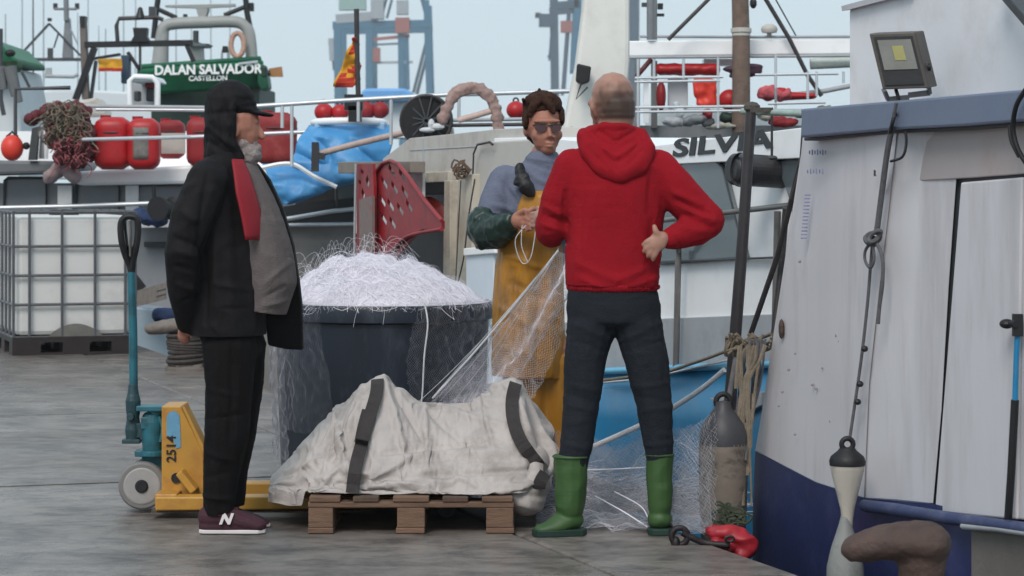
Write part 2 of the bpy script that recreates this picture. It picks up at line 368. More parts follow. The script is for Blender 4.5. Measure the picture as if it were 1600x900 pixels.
k.chain([(368, 225, 0, 20, 22, 14), (358, 262, 0, 26, 30, 16), (352, 300, 0, 40, 62, 20), (362, 380, 0, 46, 62, 20), (366, 440, 0, 46, 56, 20), (358, 480, 0, 36, 50, 16)])
for sgn, xk, dy in ((1, 350, -.1), (1, 358, .1)):
    k.limb([(xk + 8, 500, dy, 26), (xk + 6, 540, dy, 26), (xk + 4, 620, dy, 26), (xk - 2, 700, dy, 19), (xk - 4, 790, dy, 15), (xk + 2, 806, dy, 12)])
    k.chain([(xk - 14, 806, dy, 9, 8, 7), (xk + 36, 815, dy, 7, 8, 3)])
for dy in (-.19, .19):
    k.limb([(338, 285, dy, 18), (306, 392, dy * 1.1, 15), (300, 480, dy * .6, 12), (296, 500, dy * .35, 10)])
k.e(292, 512, -.04, 11, 10, 13).e(293, 515, .03, 11, 10, 12)
for i, (dx, L) in enumerate(((-7, 17), (-3, 20), (2, 19), (6, 15))):
    k.chain([(290 + dx, 516, -.05, 3.2, 3.6, 3.2), (289 + dx, 516 + L * .6, -.045, 3, 3.2, 3), (292 + dx, 516 + L, -.03, 2.6, 2.8, 2.6)], n=8)
k.chain([(299, 505, -.06, 3.6, 3.6, 3.6), (303, 516, -.065, 3.2, 3.2, 3.2), (302, 524, -.06, 2.8, 2.8, 2.8)], n=8)
organic('body', k.g, SKIN, a, .0055, 3)
k = Body(10.04)
k.chain([(350, 512, 0, 42, 62, 24), (364, 545, 0, 46, 62, 24)])
k.limb([(362, 540, -.08, 44), (362, 600, -.085, 38), (358, 680, -.09, 35), (350, 740, -.09, 28), (346, 782, -.09, 25), (347, 802, -.09, 23)])
k.limb([(374, 540, .08, 40), (374, 600, .085, 36), (366, 680, .09, 32), (358, 740, .1, 26), (357, 802, .1, 22)])
organic('trousers', k.g, BTROU, a, .009, 3, [fold(.004, 6, (1, 1, .5), ridge=False), fold(.002, 20, seed=3), crease(10.04, [(350, 530, 346, 770, 5, .010), (372, 540, 368, 700, 5, -.010), (330, 600, 380, 615, 4, .006), (332, 650, 390, 640, 4, -.006), (330, 700, 372, 712, 4, .008), (328, 740, 366, 730, 4, -.007), (326, 768, 364, 774, 4, .010)])], cuts=[(B.pt(350, 797), Vector((.12, 0, -1)))])
k = Body(10.04)
k.chain([(356, 238, 0, 24, 34, 10), (345, 262, 0, 34, 66, 20), (344, 300, 0, 50, 84, 24), (350, 350, 0, 54, 86, 24), (356, 410, 0, 58, 86, 24), (358, 470, 0, 60, 84, 24), (357, 530, 0, 60, 80, 24)], n=18)
k.limb([(335, 282, -.2, 33), (310, 340, -.235, 33), (299, 392, -.235, 31), (296, 450, -.17, 27), (297, 500, -.07, 20)])
k.limb([(335, 282, .2, 33), (310, 340, .235, 33), (299, 392, .235, 31), (296, 450, .17, 27), (297, 500, .07, 20)])
organic('coat', k.g, BCOAT, a, .009, 3, [fold(.007, 4, (1, 1, .6), ridge=False), fold(.003, 14, (1, 1, 1), 7), crease(10.04, [(338, 270, 326, 350, 4, -.010), (326, 350, 330, 500, 4, -.014), (300, 330, 322, 345, 5, .010), (290, 370, 324, 382, 4, -.010), (288, 388, 322, 398, 5, .011), (286, 412, 318, 420, 4, -.008), (290, 440, 318, 452, 5, .010), (292, 470, 316, 462, 4, -.007), (345, 300, 350, 500, 8, .010), (372, 290, 390, 500, 7, -.008), (392, 330, 404, 515, 6, .009), (340, 440, 400, 452, 4, .007), (352, 478, 398, 480, 2, -.006), (335, 500, 360, 515, 4, .006), (300, 300, 318, 285, 5, .008)])], cuts=[(B.pt(350, 522), Vector((0, 0, -1)))])
# open front of the coat on the far side
g = G(); fl = [(384, 248), (398, 256), (417, 280), (438, 326), (454, 385), (462, 440), (466, 480), (467, 552), (438, 550), (412, 544), (404, 470), (400, 380), (392, 300)]
g.prism([B.pt(x, y, .10 + max(0, (y - 300)) * .0003) for x, y in fl], (0.0, .07, 0))
mk('coat_front', g, BCOAT, a, bevel=.008)
k = Body(10.04)
k.chain([(388, 262, 0, 14, 30, 12), (398, 300, 0, 26, 46, 14), (406, 350, 0, 40, 62, 16), (412, 400, 0, 48, 66, 18), (416, 440, 0, 49, 66, 18), (414, 470, 0, 40, 62, 16), (412, 492, 0, 36, 60, 10)], n=18)
organic('sweater', k.g, SWGR, a, .008, 4, [fold(.002, 8), crease(10.04, [(400, 300, 440, 380, 4, .006), (412, 320, 452, 400, 4, -.006), (420, 440, 455, 410, 4, .006), (418, 462, 450, 446, 3, -.006), (418, 474, 450, 468, 4, .009)])], cuts=[(B.pt(415, 486), Vector((-.15, 0, -1)))])
def curved_panel(bd, rows, depth, th, name, mat, parent):
    g = G(); vs = []
    for (y, x0, x1, d0, d1) in rows: vs.append([bd.pt(x0 + (x1 - x0) * i / 4, y, d0 + (d1 - d0) * (i / 4) ** 1.5) for i in range(5)])
    def f(u, v):
        a = u * (len(vs) - 1); i = min(int(a), len(vs) - 2); t = a - i; j = v * 4; jj = min(int(j), 3); s = j - jj
        return (vs[i][jj] * (1 - s) + vs[i][jj + 1] * s) * (1 - t) + (vs[i + 1][jj] * (1 - s) + vs[i + 1][jj + 1] * s) * t
    g.grid(f, 14, 6); return mk(name, g, mat, parent, smooth=True, solid=th)
curved_panel(B, [(250, 369, 384, -.16, -.12), (275, 374, 396, -.20, -.13), (300, 378, 404, -.225, -.145), (330, 385, 412, -.225, -.13), (350, 389, 416, -.225, -.12), (373, 393, 415, -.225, -.12)], 0, .01, 'coat_lining', LINRED, a)
k = Body(10.04)
k.chain([(350, 242, 0, 32, 42, 13), (346, 222, 0, 27, 38, 18), (347, 190, 0, 28, 39, 26), (354, 160, 0, 33, 38, 31)]).e(362, 158, 0, 36, 36, 33)
k.chain([(370, 246, -.06, 14, 10, 9), (361, 218, -.085, 10, 6, 12), (364, 180, -.09, 11, 6, 14)]).chain([(370, 246, .06, 14, 10, 9), (361, 218, .085, 10, 6, 12), (364, 180, .09, 11, 6, 14)])
organic('hood', k.g, BCOAT, a, .007, 3, [fold(.005, 12), fold(.002, 30, seed=5), crease(10.04, [(330, 150, 350, 215, 4, .010), (345, 140, 362, 190, 4, -.009), (330, 200, 372, 232, 4, .010), (328, 220, 366, 246, 4, -.009), (368, 160, 358, 225, 3, .010), (340, 180, 372, 176, 4, -.008)])])
k = Body(10.04); k.e(374, 166, 0, 28, 32, 22).e(384, 172, 0, 20, 30, 8)
k.chain([(398, 176, 0, 14, 25, 3.5), (410, 178, 0, 12, 23, 3.2), (419, 180, 0, 10, 18, 3)])
organic('cap', k.g, CAPB, a, .005, 3)
k = Body(10.04)
for (x, y, r) in ((398, 243, 11), (402, 232, 7), (388, 238, 16), (381, 225, 15), (396, 223, 7), (375, 210, 10), (380, 246, 14), (392, 250, 11)): k.e(x, y, 0, r, 25 if r > 8 else 14, r)
k.e(386, 246, 0, 12, 20, 9)
organic('beard', k.g, BEARD, a, .005, 2, fold(.003, 60))
for dy, dx, n_ in ((-.09, 0, 0), (.10, 8, 1)):
    k = Body(10.04 + dy); q = lambda x, y: (x + dx, y)
    k.g = G(); k.chain([(325 + dx, 808, 0, 16, 17, 19), (344 + dx, 808, 0, 18, 18, 21), (366 + dx, 812, 0, 18, 19, 17), (388 + dx, 817, 0, 18, 20, 14), (402 + dx, 821, 0, 15, 19, 11)]).chain([(324 + dx, 822, 0, 14, 16, 12), (402 + dx, 823, 0, 14, 18, 9)])
    k.e(340 + dx, 793, 0, 18, 16, 10)
    sh = organic('shoe', k.g, SHOEM, a, .004, 3, cuts=[(Vector((0, 0, .014)), Vector((0, 0, -1)))])
    g = G(); g.prism([Vector((k.pt(x + dx, 800).x, 10.04 + dy + y, .001)) for x, y in ((312, -.026), (320, -.038), (350, -.038), (385, -.044), (405, -.040), (415, -.018), (415, .018), (405, .036), (350, .038), (318, .036), (311, .018))], (0, 0, .016))
    mk('sole', g, SOLEW, sh, bevel=.004)
    if n_ == 0:
        text('shoe_letter', 'N', .058, k.pt(356, 809, -.050), (1, 0, 0), (.35, .1, 1), SOLEW, sh, .004, .003)
    g = G()
    for i in range(4): g.tube([k.pt(360 + dx + i * 6, 797 + i * 3.3, -.02), k.pt(362 + dx + i * 6, 795 + i * 3.3, .0), k.pt(360 + dx + i * 6, 797 + i * 3.3, .02)], .003, 5)
    mk('laces', g, BLACK, sh)

# ================================================================== PERSON, yellow overalls
YOIL = M('yellow_oilskin', (164, 114, 34), .45, .22, 5, .25, dirt=(92, 72, 54), dirt_amt=.85, dscale=4.5, stretch=(1, 1, .5))
BLSW = M('blue_grey_sweater', (102, 108, 126), .9, .15, 8, .4, fine=130, spec=.12)
GRSL = M('dark_green_oilskin', (24, 44, 38), .35, .25, 10, .2)
HAIRB = M('brown_hair', (58, 38, 30), .7, .35, 40, .9, fine=140, stretch=(1, 1, .3), spec=.12)
GLS = M('dark_lens', (64, 30, 32), .12, .1, 5, 0, spec=.6)
YB = 11.0; B = Body(YB); a = thing('person', 'brown haired man with glasses in yellow bib overalls pulling net from the tub', 'person', B.pt(845, 781))
k = Body(YB)
k.e(850, 190, 0, 29, 33, 38).e(853, 210, -.03, 23, 26, 30).e(856, 232, -.045, 13, 16, 11)
k.e(854, 190, -.085, 22, 8, 5)                                      # brow
k.chain([(857, 198, -.088, 4, 6, 4), (858, 208, -.098, 3.6, 6, 4), (859, 213, -.102, 4.2, 6, 3.4)])     # nose
k.e(854, 215, -.095, 3, 4, 2.4).e(864, 215, -.093, 3, 4, 2.4)
k.e(858, 224, -.085, 9, 6, 2.2).e(858, 229, -.083, 8, 6, 2.4)                                       # lips
k.e(840, 211, -.06, 10, 10, 10).e(871, 211, -.055, 8, 10, 9)
k.e(822, 203, .0, 5, 9, 11)
k.chain([(850, 235, .01, 19, 20, 12), (845, 258, .02, 26, 26, 14), (836, 300, .03, 40, 34, 20), (834, 400, .03, 42, 34, 20), (838, 500, .03, 40, 34, 20), (840, 540, .03, 40, 34, 20)])
for x in (828, 868): k.limb([(x, 545, .03, 27), (x, 640, .02, 22), (x, 720, .03, 16), (x, 768, .03, 13)]); k.chain([(x, 772, 0, 13, 14, 9), (x, 774, -.12, 13, 14, 7)])
k.limb([(790, 278, .02, 17), (764, 350, -.03, 14), (800, 348, -.2, 11)]); k.limb([(885, 278, .02, 17), (893, 340, -.05, 14), (845, 348, -.21, 11)])
def fist(k, x, y, dy, sx):
    k.e(x, y, dy, 15, 14, 14)
    for i, (yy, L) in enumerate(((-11, 15), (-4, 18), (4, 17), (11, 13))):
        k.chain([(x + sx * 6, y + yy, dy - .03, 4.6, 5, 4.2), (x + sx * (8 + L * .55), y + yy * .95 + 2, dy - .042, 4.2, 5, 4), (x + sx * (4 + L * .5), y + yy * .9 + 5, dy - .058, 3.8, 4, 3.6)], n=9)
    k.chain([(x - sx * 2, y - 10, dy - .02, 4.8, 4.8, 4.8), (x + sx * 8, y - 16, dy - .05, 4.4, 4.4, 4.4), (x + sx * 15, y - 12, dy - .06, 3.6, 3.6, 3.6)], n=9)
fist(k, 812, 343, -.235, 1); fist(k, 840, 341, -.25, -1)
organic('body', k.g, SKIN, a, .0052, 3)
k = Body(YB)
k.chain([(849, 243, .0, 24, 24, 10), (846, 256, .01, 29, 28, 8), (838, 272, .02, 52, 36, 12), (834, 300, .02, 58, 44, 16), (832, 350, .02, 55, 44, 18), (830, 410, .02, 54, 44, 18)], n=18)
k.limb([(789, 284, .02, 27), (775, 318, 0, 27), (764, 352, -.03, 25), (782, 356, -.1, 20)]); k.limb([(886, 284, .02, 27), (898, 345, -.05, 22), (870, 350, -.15, 18)])
organic('sweater', k.g, BLSW, a, .008, 3, [fold(.003, 8), crease(11.0, [(775, 290, 800, 330, 4, .010), (785, 285, 808, 318, 3.5, -.009), (768, 320, 800, 328, 4, .010), (766, 332, 800, 338, 3.5, -.010), (812, 262, 850, 285, 4, .007), (825, 255, 870, 268, 3, -.007), (820, 246, 872, 254, 3, .006), (835, 280, 870, 292, 4, .006)])])
k = Body(YB)
k.limb([(757, 350, -.04, 27), (762, 362, -.06, 29), (778, 360, -.13, 25), (792, 350, -.19, 17), (798, 346, -.21, 14)])
organic('oversleeve', k.g, GRSL, a, .007, 2, [fold(.009, 16), fold(.005, 30)])
k = Body(YB)
k.chain([(846, 308, -.05, 28, 30, 12), (842, 340, -.05, 34, 34, 14), (830, 378, -.02, 50, 46, 16), (827, 420, 0, 55, 50, 18), (826, 480, 0, 57, 50, 18), (826, 540, 0, 58, 50, 18), (826, 610, 0, 57, 48, 18)], n=18)
k.chain([(846, 300, -.075, 32, 14, 8), (840, 340, -.09, 38, 14, 8), (832, 380, -.09, 44, 14, 8)])
organic('bib_overalls', k.g, YOIL, a, .009, 3, [fold(.007, 4, (1.4, 1, .4), ridge=False), fold(.003, 12, (1, 1, .7), 8), crease(11.0, [(790, 400, 784, 580, 5, .014), (802, 420, 812, 580, 5, -.013), (822, 400, 826, 580, 6, .014), (842, 420, 838, 580, 5, -.012), (856, 400, 862, 580, 5, .014), (790, 396, 850, 420, 4, .010), (800, 440, 860, 470, 5, -.009), (785, 480, 850, 520, 5, .010), (830, 330, 858, 372, 4, .008), (835, 360, 868, 395, 4, -.008), (790, 540, 850, 560, 4, .008)])], cuts=[(B.pt(826, 588), Vector((-.03, 0, -1))), (B.pt(846, 298), Vector((0, 0, 1)))])
k = Body(YB)
for x in (836, 872): k.limb([(x, 570, .02, 30), (x, 640, .01, 26), (x, 700, .02, 25), (x, 745, .02, 24)])
organic('trouser_legs', k.g, YOIL, a, .009, 3, [fold(.012, 7, (1.4, 1, .6))])
k = Body(YB)
for x in (836, 872): k.limb([(x, 730, .02, 19), (x, 770, .02, 17)]); k.chain([(x, 774, 0, 16, 18, 10), (x, 776, -.14, 16, 18, 9)])
organic('boots', k.g, BLACK, a, .008, 3, cuts=[(Vector((0, 0, 0)), Vector((0, 0, -1)))])
k = Body(YB); k.limb([(812, 262, -.09, 7), (814, 280, -.12, 9), (822, 292, -.13, 12), (828, 300, -.13, 8)]); k.e(810, 285, -.12, 8, 6, 6).e(820, 278, -.13, 7, 6, 8)
organic('shoulder_strap', k.g, BLACK, a, .005, 2, fold(.004, 30))
k = Body(YB)
k.e(847, 166, .012, 31, 35, 25).e(836, 158, -.04, 16, 16, 11).e(852, 154, -.04, 20, 18, 10).e(866, 163, -.04, 12, 14, 13).e(822, 186, -.01, 6, 18, 18).e(877, 182, -.005, 5, 20, 16).e(846, 195, .055, 28, 22, 34)
k.chain([(846, 156, -.07, 7, 6, 6), (858, 163, -.088, 6, 5, 6), (864, 174, -.09, 4, 4, 6)]).chain([(842, 158, -.075, 8, 6, 6), (832, 168, -.08, 6, 5, 7), (828, 178, -.07, 4, 4, 6)])
for i in range(16):
    t = random.uniform(-1, 1); x = 847 + t * 26; k.chain([(x, 150 + abs(t) * 14, random.uniform(-.06, .04), 3, 4, 4), (x + random.uniform(-7, 4), 143 + abs(t) * 16 + random.uniform(-3, 3), random.uniform(-.06, .04), 2.4, 2.6, 2.6)], n=8)
organic('hair', k.g, HAIRB, a, .0042, 1, [fold(.003, 60, (1, 1, .35)), fold(.0015, 120)])
gl = mk('glasses', G().tube([B.pt(837, 196, -.1), B.pt(848, 194, -.108), B.pt(857, 197, -.11), B.pt(866, 194, -.106), B.pt(876, 196, -.09)], .003, 6).tube([B.pt(837, 196, -.1), B.pt(824, 197, 0)], .0025, 6), BLACKP, a)
for x, dy in ((845, -.105), (867, -.103)):
    mk('lens', G().prism([B.pt(x + r * math.cos(t), 201 + 6.5 * math.sin(t), dy) for r in (9.5,) for t in [i * math.pi / 7 for i in range(14)]], (0, .004, 0)), GLS, gl)

# ================================================================== PERSON, red hoodie
REDH = M('red_fleece', (140, 20, 32), .88, .1, 7, .35, fine=130, spec=.12)
DTRO = M('charcoal_trousers', (34, 38, 44), .8, .15, 8, .35, fine=120, spec=.12)
WELL = M('green_rubber_boot', (54, 84, 42), .55, .12, 6, .06, dirt=(34, 62, 40), dirt_amt=.5, dscale=8)
HAIRS = M('cropped_hair', (58, 46, 40), .9, .35, 60, .6, fine=220)
YC = 9.9; B = Body(YC); a = thing('person', 'balding man seen from behind in a red hooded top and green rubber boots', 'person', B.pt(955, 836))
k = Body(YC)
k.e(958, 152, .01, 35, 42, 40).e(950, 172, .035, 28, 34, 30).e(946, 190, .06, 20, 24, 18).e(936, 178, .1, 9, 10, 12).e(962, 166, -.008, 32, 36, 32).e(963, 176, -.012, 30, 33, 26).e(963, 188, -.01, 28, 31, 18)
k.chain([(929, 158, -.012, 5, 7, 6), (926, 168, -.016, 5, 8, 9), (930, 180, -.008, 4, 6, 5)]).e(924, 162, -.012, 3.5, 6, 9)
k.e(926, 160, .1, 7, 8, 7)
k.chain([(962, 190, -.01, 27, 29, 14), (960, 225, 0, 32, 30, 16), (960, 262, 0, 62, 36, 16), (960, 330, 0, 60, 38, 20), (960, 440, 0, 58, 34, 18), (960, 475, 0, 56, 30, 12)])
k.limb([(928, 490, 0, 24), (915, 560, 0, 20), (909, 630, 0, 18), (900, 715, 0, 15), (892, 800, 0, 13)]); k.limb([(992, 490, 0, 24), (1010, 560, 0, 20), (1022, 630, 0, 18), (1031, 715, .02, 13), (1031, 800, .03, 12)])
k.chain([(892, 818, 0, 15, 13, 9), (862, 822, -.02, 12, 12, 7)]).chain([(1031, 815, .02, 14, 15, 9), (1031, 818, .16, 12, 14, 7)])
k.limb([(893, 262, 0, 20), (868, 350, .04, 16), (852, 345, .26, 12)]); k.limb([(1030, 266, 0, 22), (1106, 345, -.01, 16), (1050, 370, -.08, 11), (1034, 373, -.12, 9.5)])
k.e(848, 343, .3, 13, 15, 14)
for i in range(4): k.chain([(842, 334 + i * 7, .31, 4, 5, 3.6), (832, 335 + i * 7, .35, 3.6, 5, 3.4), (834, 338 + i * 7, .385, 3.2, 4, 3)], n=8)
k.chain([(852, 332, .3, 4.4, 5, 4.4), (842, 326, .34, 4, 4, 4)], n=8)
# right hand resting on the hip, fingers fanned down and to the left, thumb up
k.e(1025, 376, -.145, 14, 8, 16).e(1019, 381, -.148, 12, 7, 12).e(1031, 372, -.14, 11, 9, 12)
for (x0, y0, x1, y1, x2, y2) in ((1014, 373, 1007, 377, 1002, 381), (1014, 380, 1007, 386, 1003, 391), (1017, 386, 1012, 394, 1009, 399), (1023, 389, 1019, 398, 1017, 404)):
    k.chain([(x0, y0, -.150, 5.4, 4.6, 5.2), (x1, y1, -.150, 4.6, 4.2, 4.6), (x2, y2, -.142, 3.6, 3.6, 3.6)], n=10)
k.chain([(1026, 368, -.15, 6, 5, 6), (1021, 360, -.155, 5, 4.6, 5), (1019, 353, -.15, 4.2, 4, 4.2)], n=10)
cbody = organic('body', k.g, SKINP, a, .0052, 2)
k = Body(YC)
k.chain([(960, 222, 0, 44, 36, 12), (962, 240, 0, 70, 40, 12), (962, 262, 0, 90, 46, 16), (960, 300, 0, 84, 50, 20), (959, 360, 0, 78, 50, 20), (958, 420, 0, 76, 50, 20), (958, 446, 0, 75, 50, 14)], n=20)
k.limb([(895, 262, 0, 31), (876, 310, .02, 31), (866, 352, .05, 29), (862, 362, .08, 26), (856, 350, .2, 20)])
k.limb([(1028, 266, 0, 34), (1066, 308, -.01, 33), (1102, 344, -.02, 30), (1086, 358, -.04, 27), (1056, 369, -.08, 21), (1044, 372, -.11, 17)])
organic('hooded_top', k.g, REDH, a, .008, 3, [fold(.006, 3.2, (1.3, 1, .5), ridge=False), fold(.0015, 30, seed=9), crease(YC, [
 (900, 250, 888, 330, 5, .010), (912, 262, 905, 400, 4, -.005), (1014, 270, 1012, 330, 5, -.009), (1022, 300, 1008, 430, 4, -.004), (1046, 268, 1085, 300, 5, .006), (1048, 300, 1092, 318, 5, .010), (1052, 312, 1104, 332, 4, -.010), (1060, 322, 1112, 345, 4, .009), (1066, 336, 1110, 356, 3.5, -.008), (1050, 352, 1100, 362, 4, .006), (1044, 362, 1060, 384, 3, -.007),
 (852, 322, 884, 338, 4, .009), (850, 336, 888, 352, 3.5, -.009), (848, 350, 886, 364, 4, .008), (882, 300, 884, 380, 3.5, -.014), (930, 300, 900, 440, 10, .007), (985, 310, 1020, 430, 9, .007), (950, 330, 962, 445, 12, -.005), (900, 410, 960, 436, 6, .007), (960, 438, 1020, 412, 6, .007), (905, 432, 940, 448, 4, .006), (985, 446, 1030, 430, 4, .006), (958, 290, 958, 440, 1.6, -.002), (1030, 398, 1018, 446, 4, .008), (1036, 400, 1030, 448, 3, -.008)])], cuts=[(B.pt(958, 447), Vector((-.02, 0, -1)))])
k = Body(YC)
k.chain([(958, 446, 0, 74, 49, 6), (958, 453, 0, 72, 47, 6)], n=24); organic('hem_band', k.g, REDH, a, .006, 2, lambda co, no: .0022 * math.sin(co.x * 420))
k = Body(YC)
k.chain([(914, 214, -.02, 14, 24, 14), (922, 238, -.07, 17, 16, 16), (944, 262, -.10, 20, 13, 16), (966, 272, -.11, 20, 13, 15), (992, 258, -.10, 20, 13, 17), (1008, 234, -.06, 15, 16, 16), (1002, 212, -.01, 10, 24, 12)])
k.chain([(958, 205, -.03, 38, 22, 12), (960, 230, -.05, 46, 20, 14), (962, 250, -.08, 34, 16, 12)]).chain([(926, 204, .0, 12, 26, 8), (958, 198, -.06, 26, 12, 8), (992, 206, 0, 10, 22, 8)])
organic('hood', k.g, REDH, a, .006, 2, [fold(.004, 12), crease(YC, [(918, 232, 945, 262, 4, -.008), (925, 222, 962, 246, 5, .010), (962, 246, 996, 224, 5, .010), (945, 240, 962, 268, 3, -.006), (972, 262, 1000, 236, 4, -.008), (935, 205, 960, 222, 3.5, -.008), (960, 222, 992, 206, 3.5, -.008)])])
SCALP = bpy.data.materials['pale_scalp']; SCALP.name = 'scalp_skin'; nt_ = SCALP.node_tree; at_ = nt_.nodes.new('ShaderNodeAttribute'); at_.attribute_name = 'cropped_hair'
mm_ = nt_.nodes.new('ShaderNodeMix'); mm_.data_type = 'RGBA'; pb_ = nt_.nodes['Principled BSDF']; src = pb_.inputs['Base Color'].links[0].from_socket
nt_.links.new(at_.outputs['Fac'], mm_.inputs[0]); nt_.links.new(src, mm_.inputs[6]); mm_.inputs[7].default_value = lin((52, 40, 34)) + (1,); nt_.links.new(mm_.outputs[2], pb_.inputs['Base Color'])
at = cbody.data.attributes.new('cropped_hair', 'FLOAT', 'POINT'); ss = lambda x: max(0, min(1, x)) ** 2 * (3 - 2 * max(0, min(1, x)))
for i_, v_ in enumerate(cbody.data.vertices):
    w_ = v_.co + ORG[a.name]; sx_, sy_ = w_.x * F / YC + 800, 286 - (w_.z - EYE) * F / YC
    if sy_ > 200: continue
    n_ = noise.noise(w_ * 40) * .18
    at.data[i_].value = max(0, ss((sy_ - 118) / 42 + n_) * ss((sx_ - 918) / 30 + n_) * (1 - ss((sy_ - 182) / 14)) * .93 * (1 if w_.y < YC + .07 else .3))
k = Body(YC)
k.chain([(957, 452, 0, 71, 44, 12), (959, 480, 0, 76, 46, 16), (960, 500, 0, 75, 44, 12)], n=18)
k.limb([(924, 508, 0, 40), (915, 560, 0, 34), (909, 630, 0, 29), (902, 690, 0, 26), (896, 724, 0, 24)]); k.limb([(997, 508, 0, 40), (1010, 560, 0, 36), (1022, 630, 0, 29), (1029, 690, .01, 24), (1031, 724, .02, 20)])
organic('trousers', k.g, DTRO, a, .008, 2, [fold(.004, 6, (1, 1, .6), ridge=False), fold(.002, 18, (1, 1, 1.2), 6), crease(YC, [(892, 505, 955, 530, 4, 0.0044), (968, 530, 1030, 505, 4, 0.0044), (958, 470, 960, 530, 2.5, -0.0044), (900, 530, 948, 548, 4, -0.0033), (975, 548, 1035, 530, 4, -0.0033), (890, 600, 938, 612, 4, 0.0039), (886, 614, 936, 628, 4, -0.0033), (888, 630, 932, 640, 4, 0.0039), (884, 660, 925, 652, 4, 0.0033), (880, 690, 922, 700, 4, 0.0044), (990, 604, 1046, 596, 4, 0.0039), (996, 618, 1050, 626, 4, -0.0033), (1000, 640, 1050, 636, 4, 0.0039), (1006, 664, 1050, 672, 4, -0.0028), (1010, 694, 1050, 690, 4, 0.0044), (1030, 470, 1040, 600, 2, -0.0028), (888, 470, 884, 600, 2, -0.0028), (975, 470, 1015, 462, 2, -0.0022), (905, 464, 942, 470, 2, -0.0022)])], cuts=[(B.pt(950, 444), Vector((0, 0, 1)))])
k = Body(YC)
k.limb([(892, 716, 0, 27.5), (892, 750, 0, 26), (891, 790, 0, 24)]); k.chain([(888, 812, 0, 25, 20, 16), (868, 822, -.02, 20, 19, 11), (850, 826, -.03, 17, 17, 9)])
bt = organic('rubber_boot', k.g, WELL, a, .006, 3, [fold(.003, 12)], cuts=[(B.pt(892, 711), Vector((.05, 0, 1))), (Vector((0, 0, .012)), Vector((0, 0, -1)))])
mk('boot_sole', G().prism([Vector((B.pt(x, 800).x, YC + y, .0)) for x, y in ((833, -.06), (840, -.085), (870, -.075), (895, -.06), (912, -.045), (917, 0), (912, .045), (890, .055), (860, .04), (838, .02), (831, -.02))], (0, 0, .026)), DGREEN, bt, bevel=.004)
mk('boot_rim', G().tube([B.pt(892 + 27.5 * math.cos(t), 713, .068 * math.sin(t)) for t in [i * math.pi / 10 for i in range(20)]], .005, 6, closed=True), WELL, bt, smooth=True)
k = Body(YC)
k.limb([(1031, 714, .02, 22), (1031, 750, .02, 21), (1032, 790, .02, 20)]); k.chain([(1032, 812, .02, 20, 20, 16), (1034, 822, .1, 19, 20, 11), (1036, 824, .18, 17, 17, 9)])
bt = organic('rubber_boot', k.g, WELL, a, .006, 3, [fold(.003, 12)], cuts=[(B.pt(1031, 709), Vector((0, 0, 1))), (Vector((0, 0, .012)), Vector((0, 0, -1)))])
mk('boot_sole', G().prism([Vector((B.pt(x, 800).x, YC + y, .0)) for x, y in ((1012, -.02), (1020, -.04), (1044, -.04), (1053, -.02), (1055, .2), (1046, .23), (1024, .23), (1014, .2))], (0, 0, .026)), DGREEN, bt, bevel=.004)
mk('boot_rim', G().tube([B.pt(1031 + 22 * math.cos(t), 711, .02 + .054 * math.sin(t)) for t in [i * math.pi / 10 for i in range(20)]], .005, 6, closed=True), WELL, bt, smooth=True)
# ================================================================== PALLET
t = thing('pallet', 'worn wooden pallet under the white bulk bag', 'pallet', (-.41, 10.5, 0))
def bd(name, x0, x1, y0, y1, z0, z1, mat=WOOD): return mk(name, G().box(((x0 + x1) / 2, (y0 + y1) / 2, (z0 + z1) / 2), (x1 - x0, y1 - y0, z1 - z0), rz=random.uniform(-.006, .006)), mat, t, bevel=.004)
PX0, PX1, PY0, PY1 = -.792, .008, 9.93, 11.13
WOOD2 = M('dark_pallet_wood', (84, 68, 58), .85, .25, 6, .35, stretch=(6, 1, 1), fine=50)
for cx, wd in ((PX0 + .05, .1), (-.392, .112), (PX1 - .055, .11)):
    bd('bottom_board', cx - wd / 2, cx + wd / 2, PY0, PY1, 0, .022)
    for cy in (PY0 + .072, 10.53, PY1 - .072): bd('block', cx - wd / 2 + .002, cx + wd / 2 - .002, cy - .07, cy + .07, .0225, .1)
for cy in (PY0 + .072, 10.53, PY1 - .072): bd('cross_board', PX0, PX1, cy - .07, cy + .07, .1005, .122)
for cx, wd in ((PX0 + .062, .12), (PX0 + .225, .1), (-.392, .14), (PX1 - .225, .1), (PX1 - .062, .12)): bd('top_board', cx - wd / 2, cx + wd / 2, PY0 - .004, PY1 + .004, .1225, .144, WOOD if wd > .11 else WOOD2)

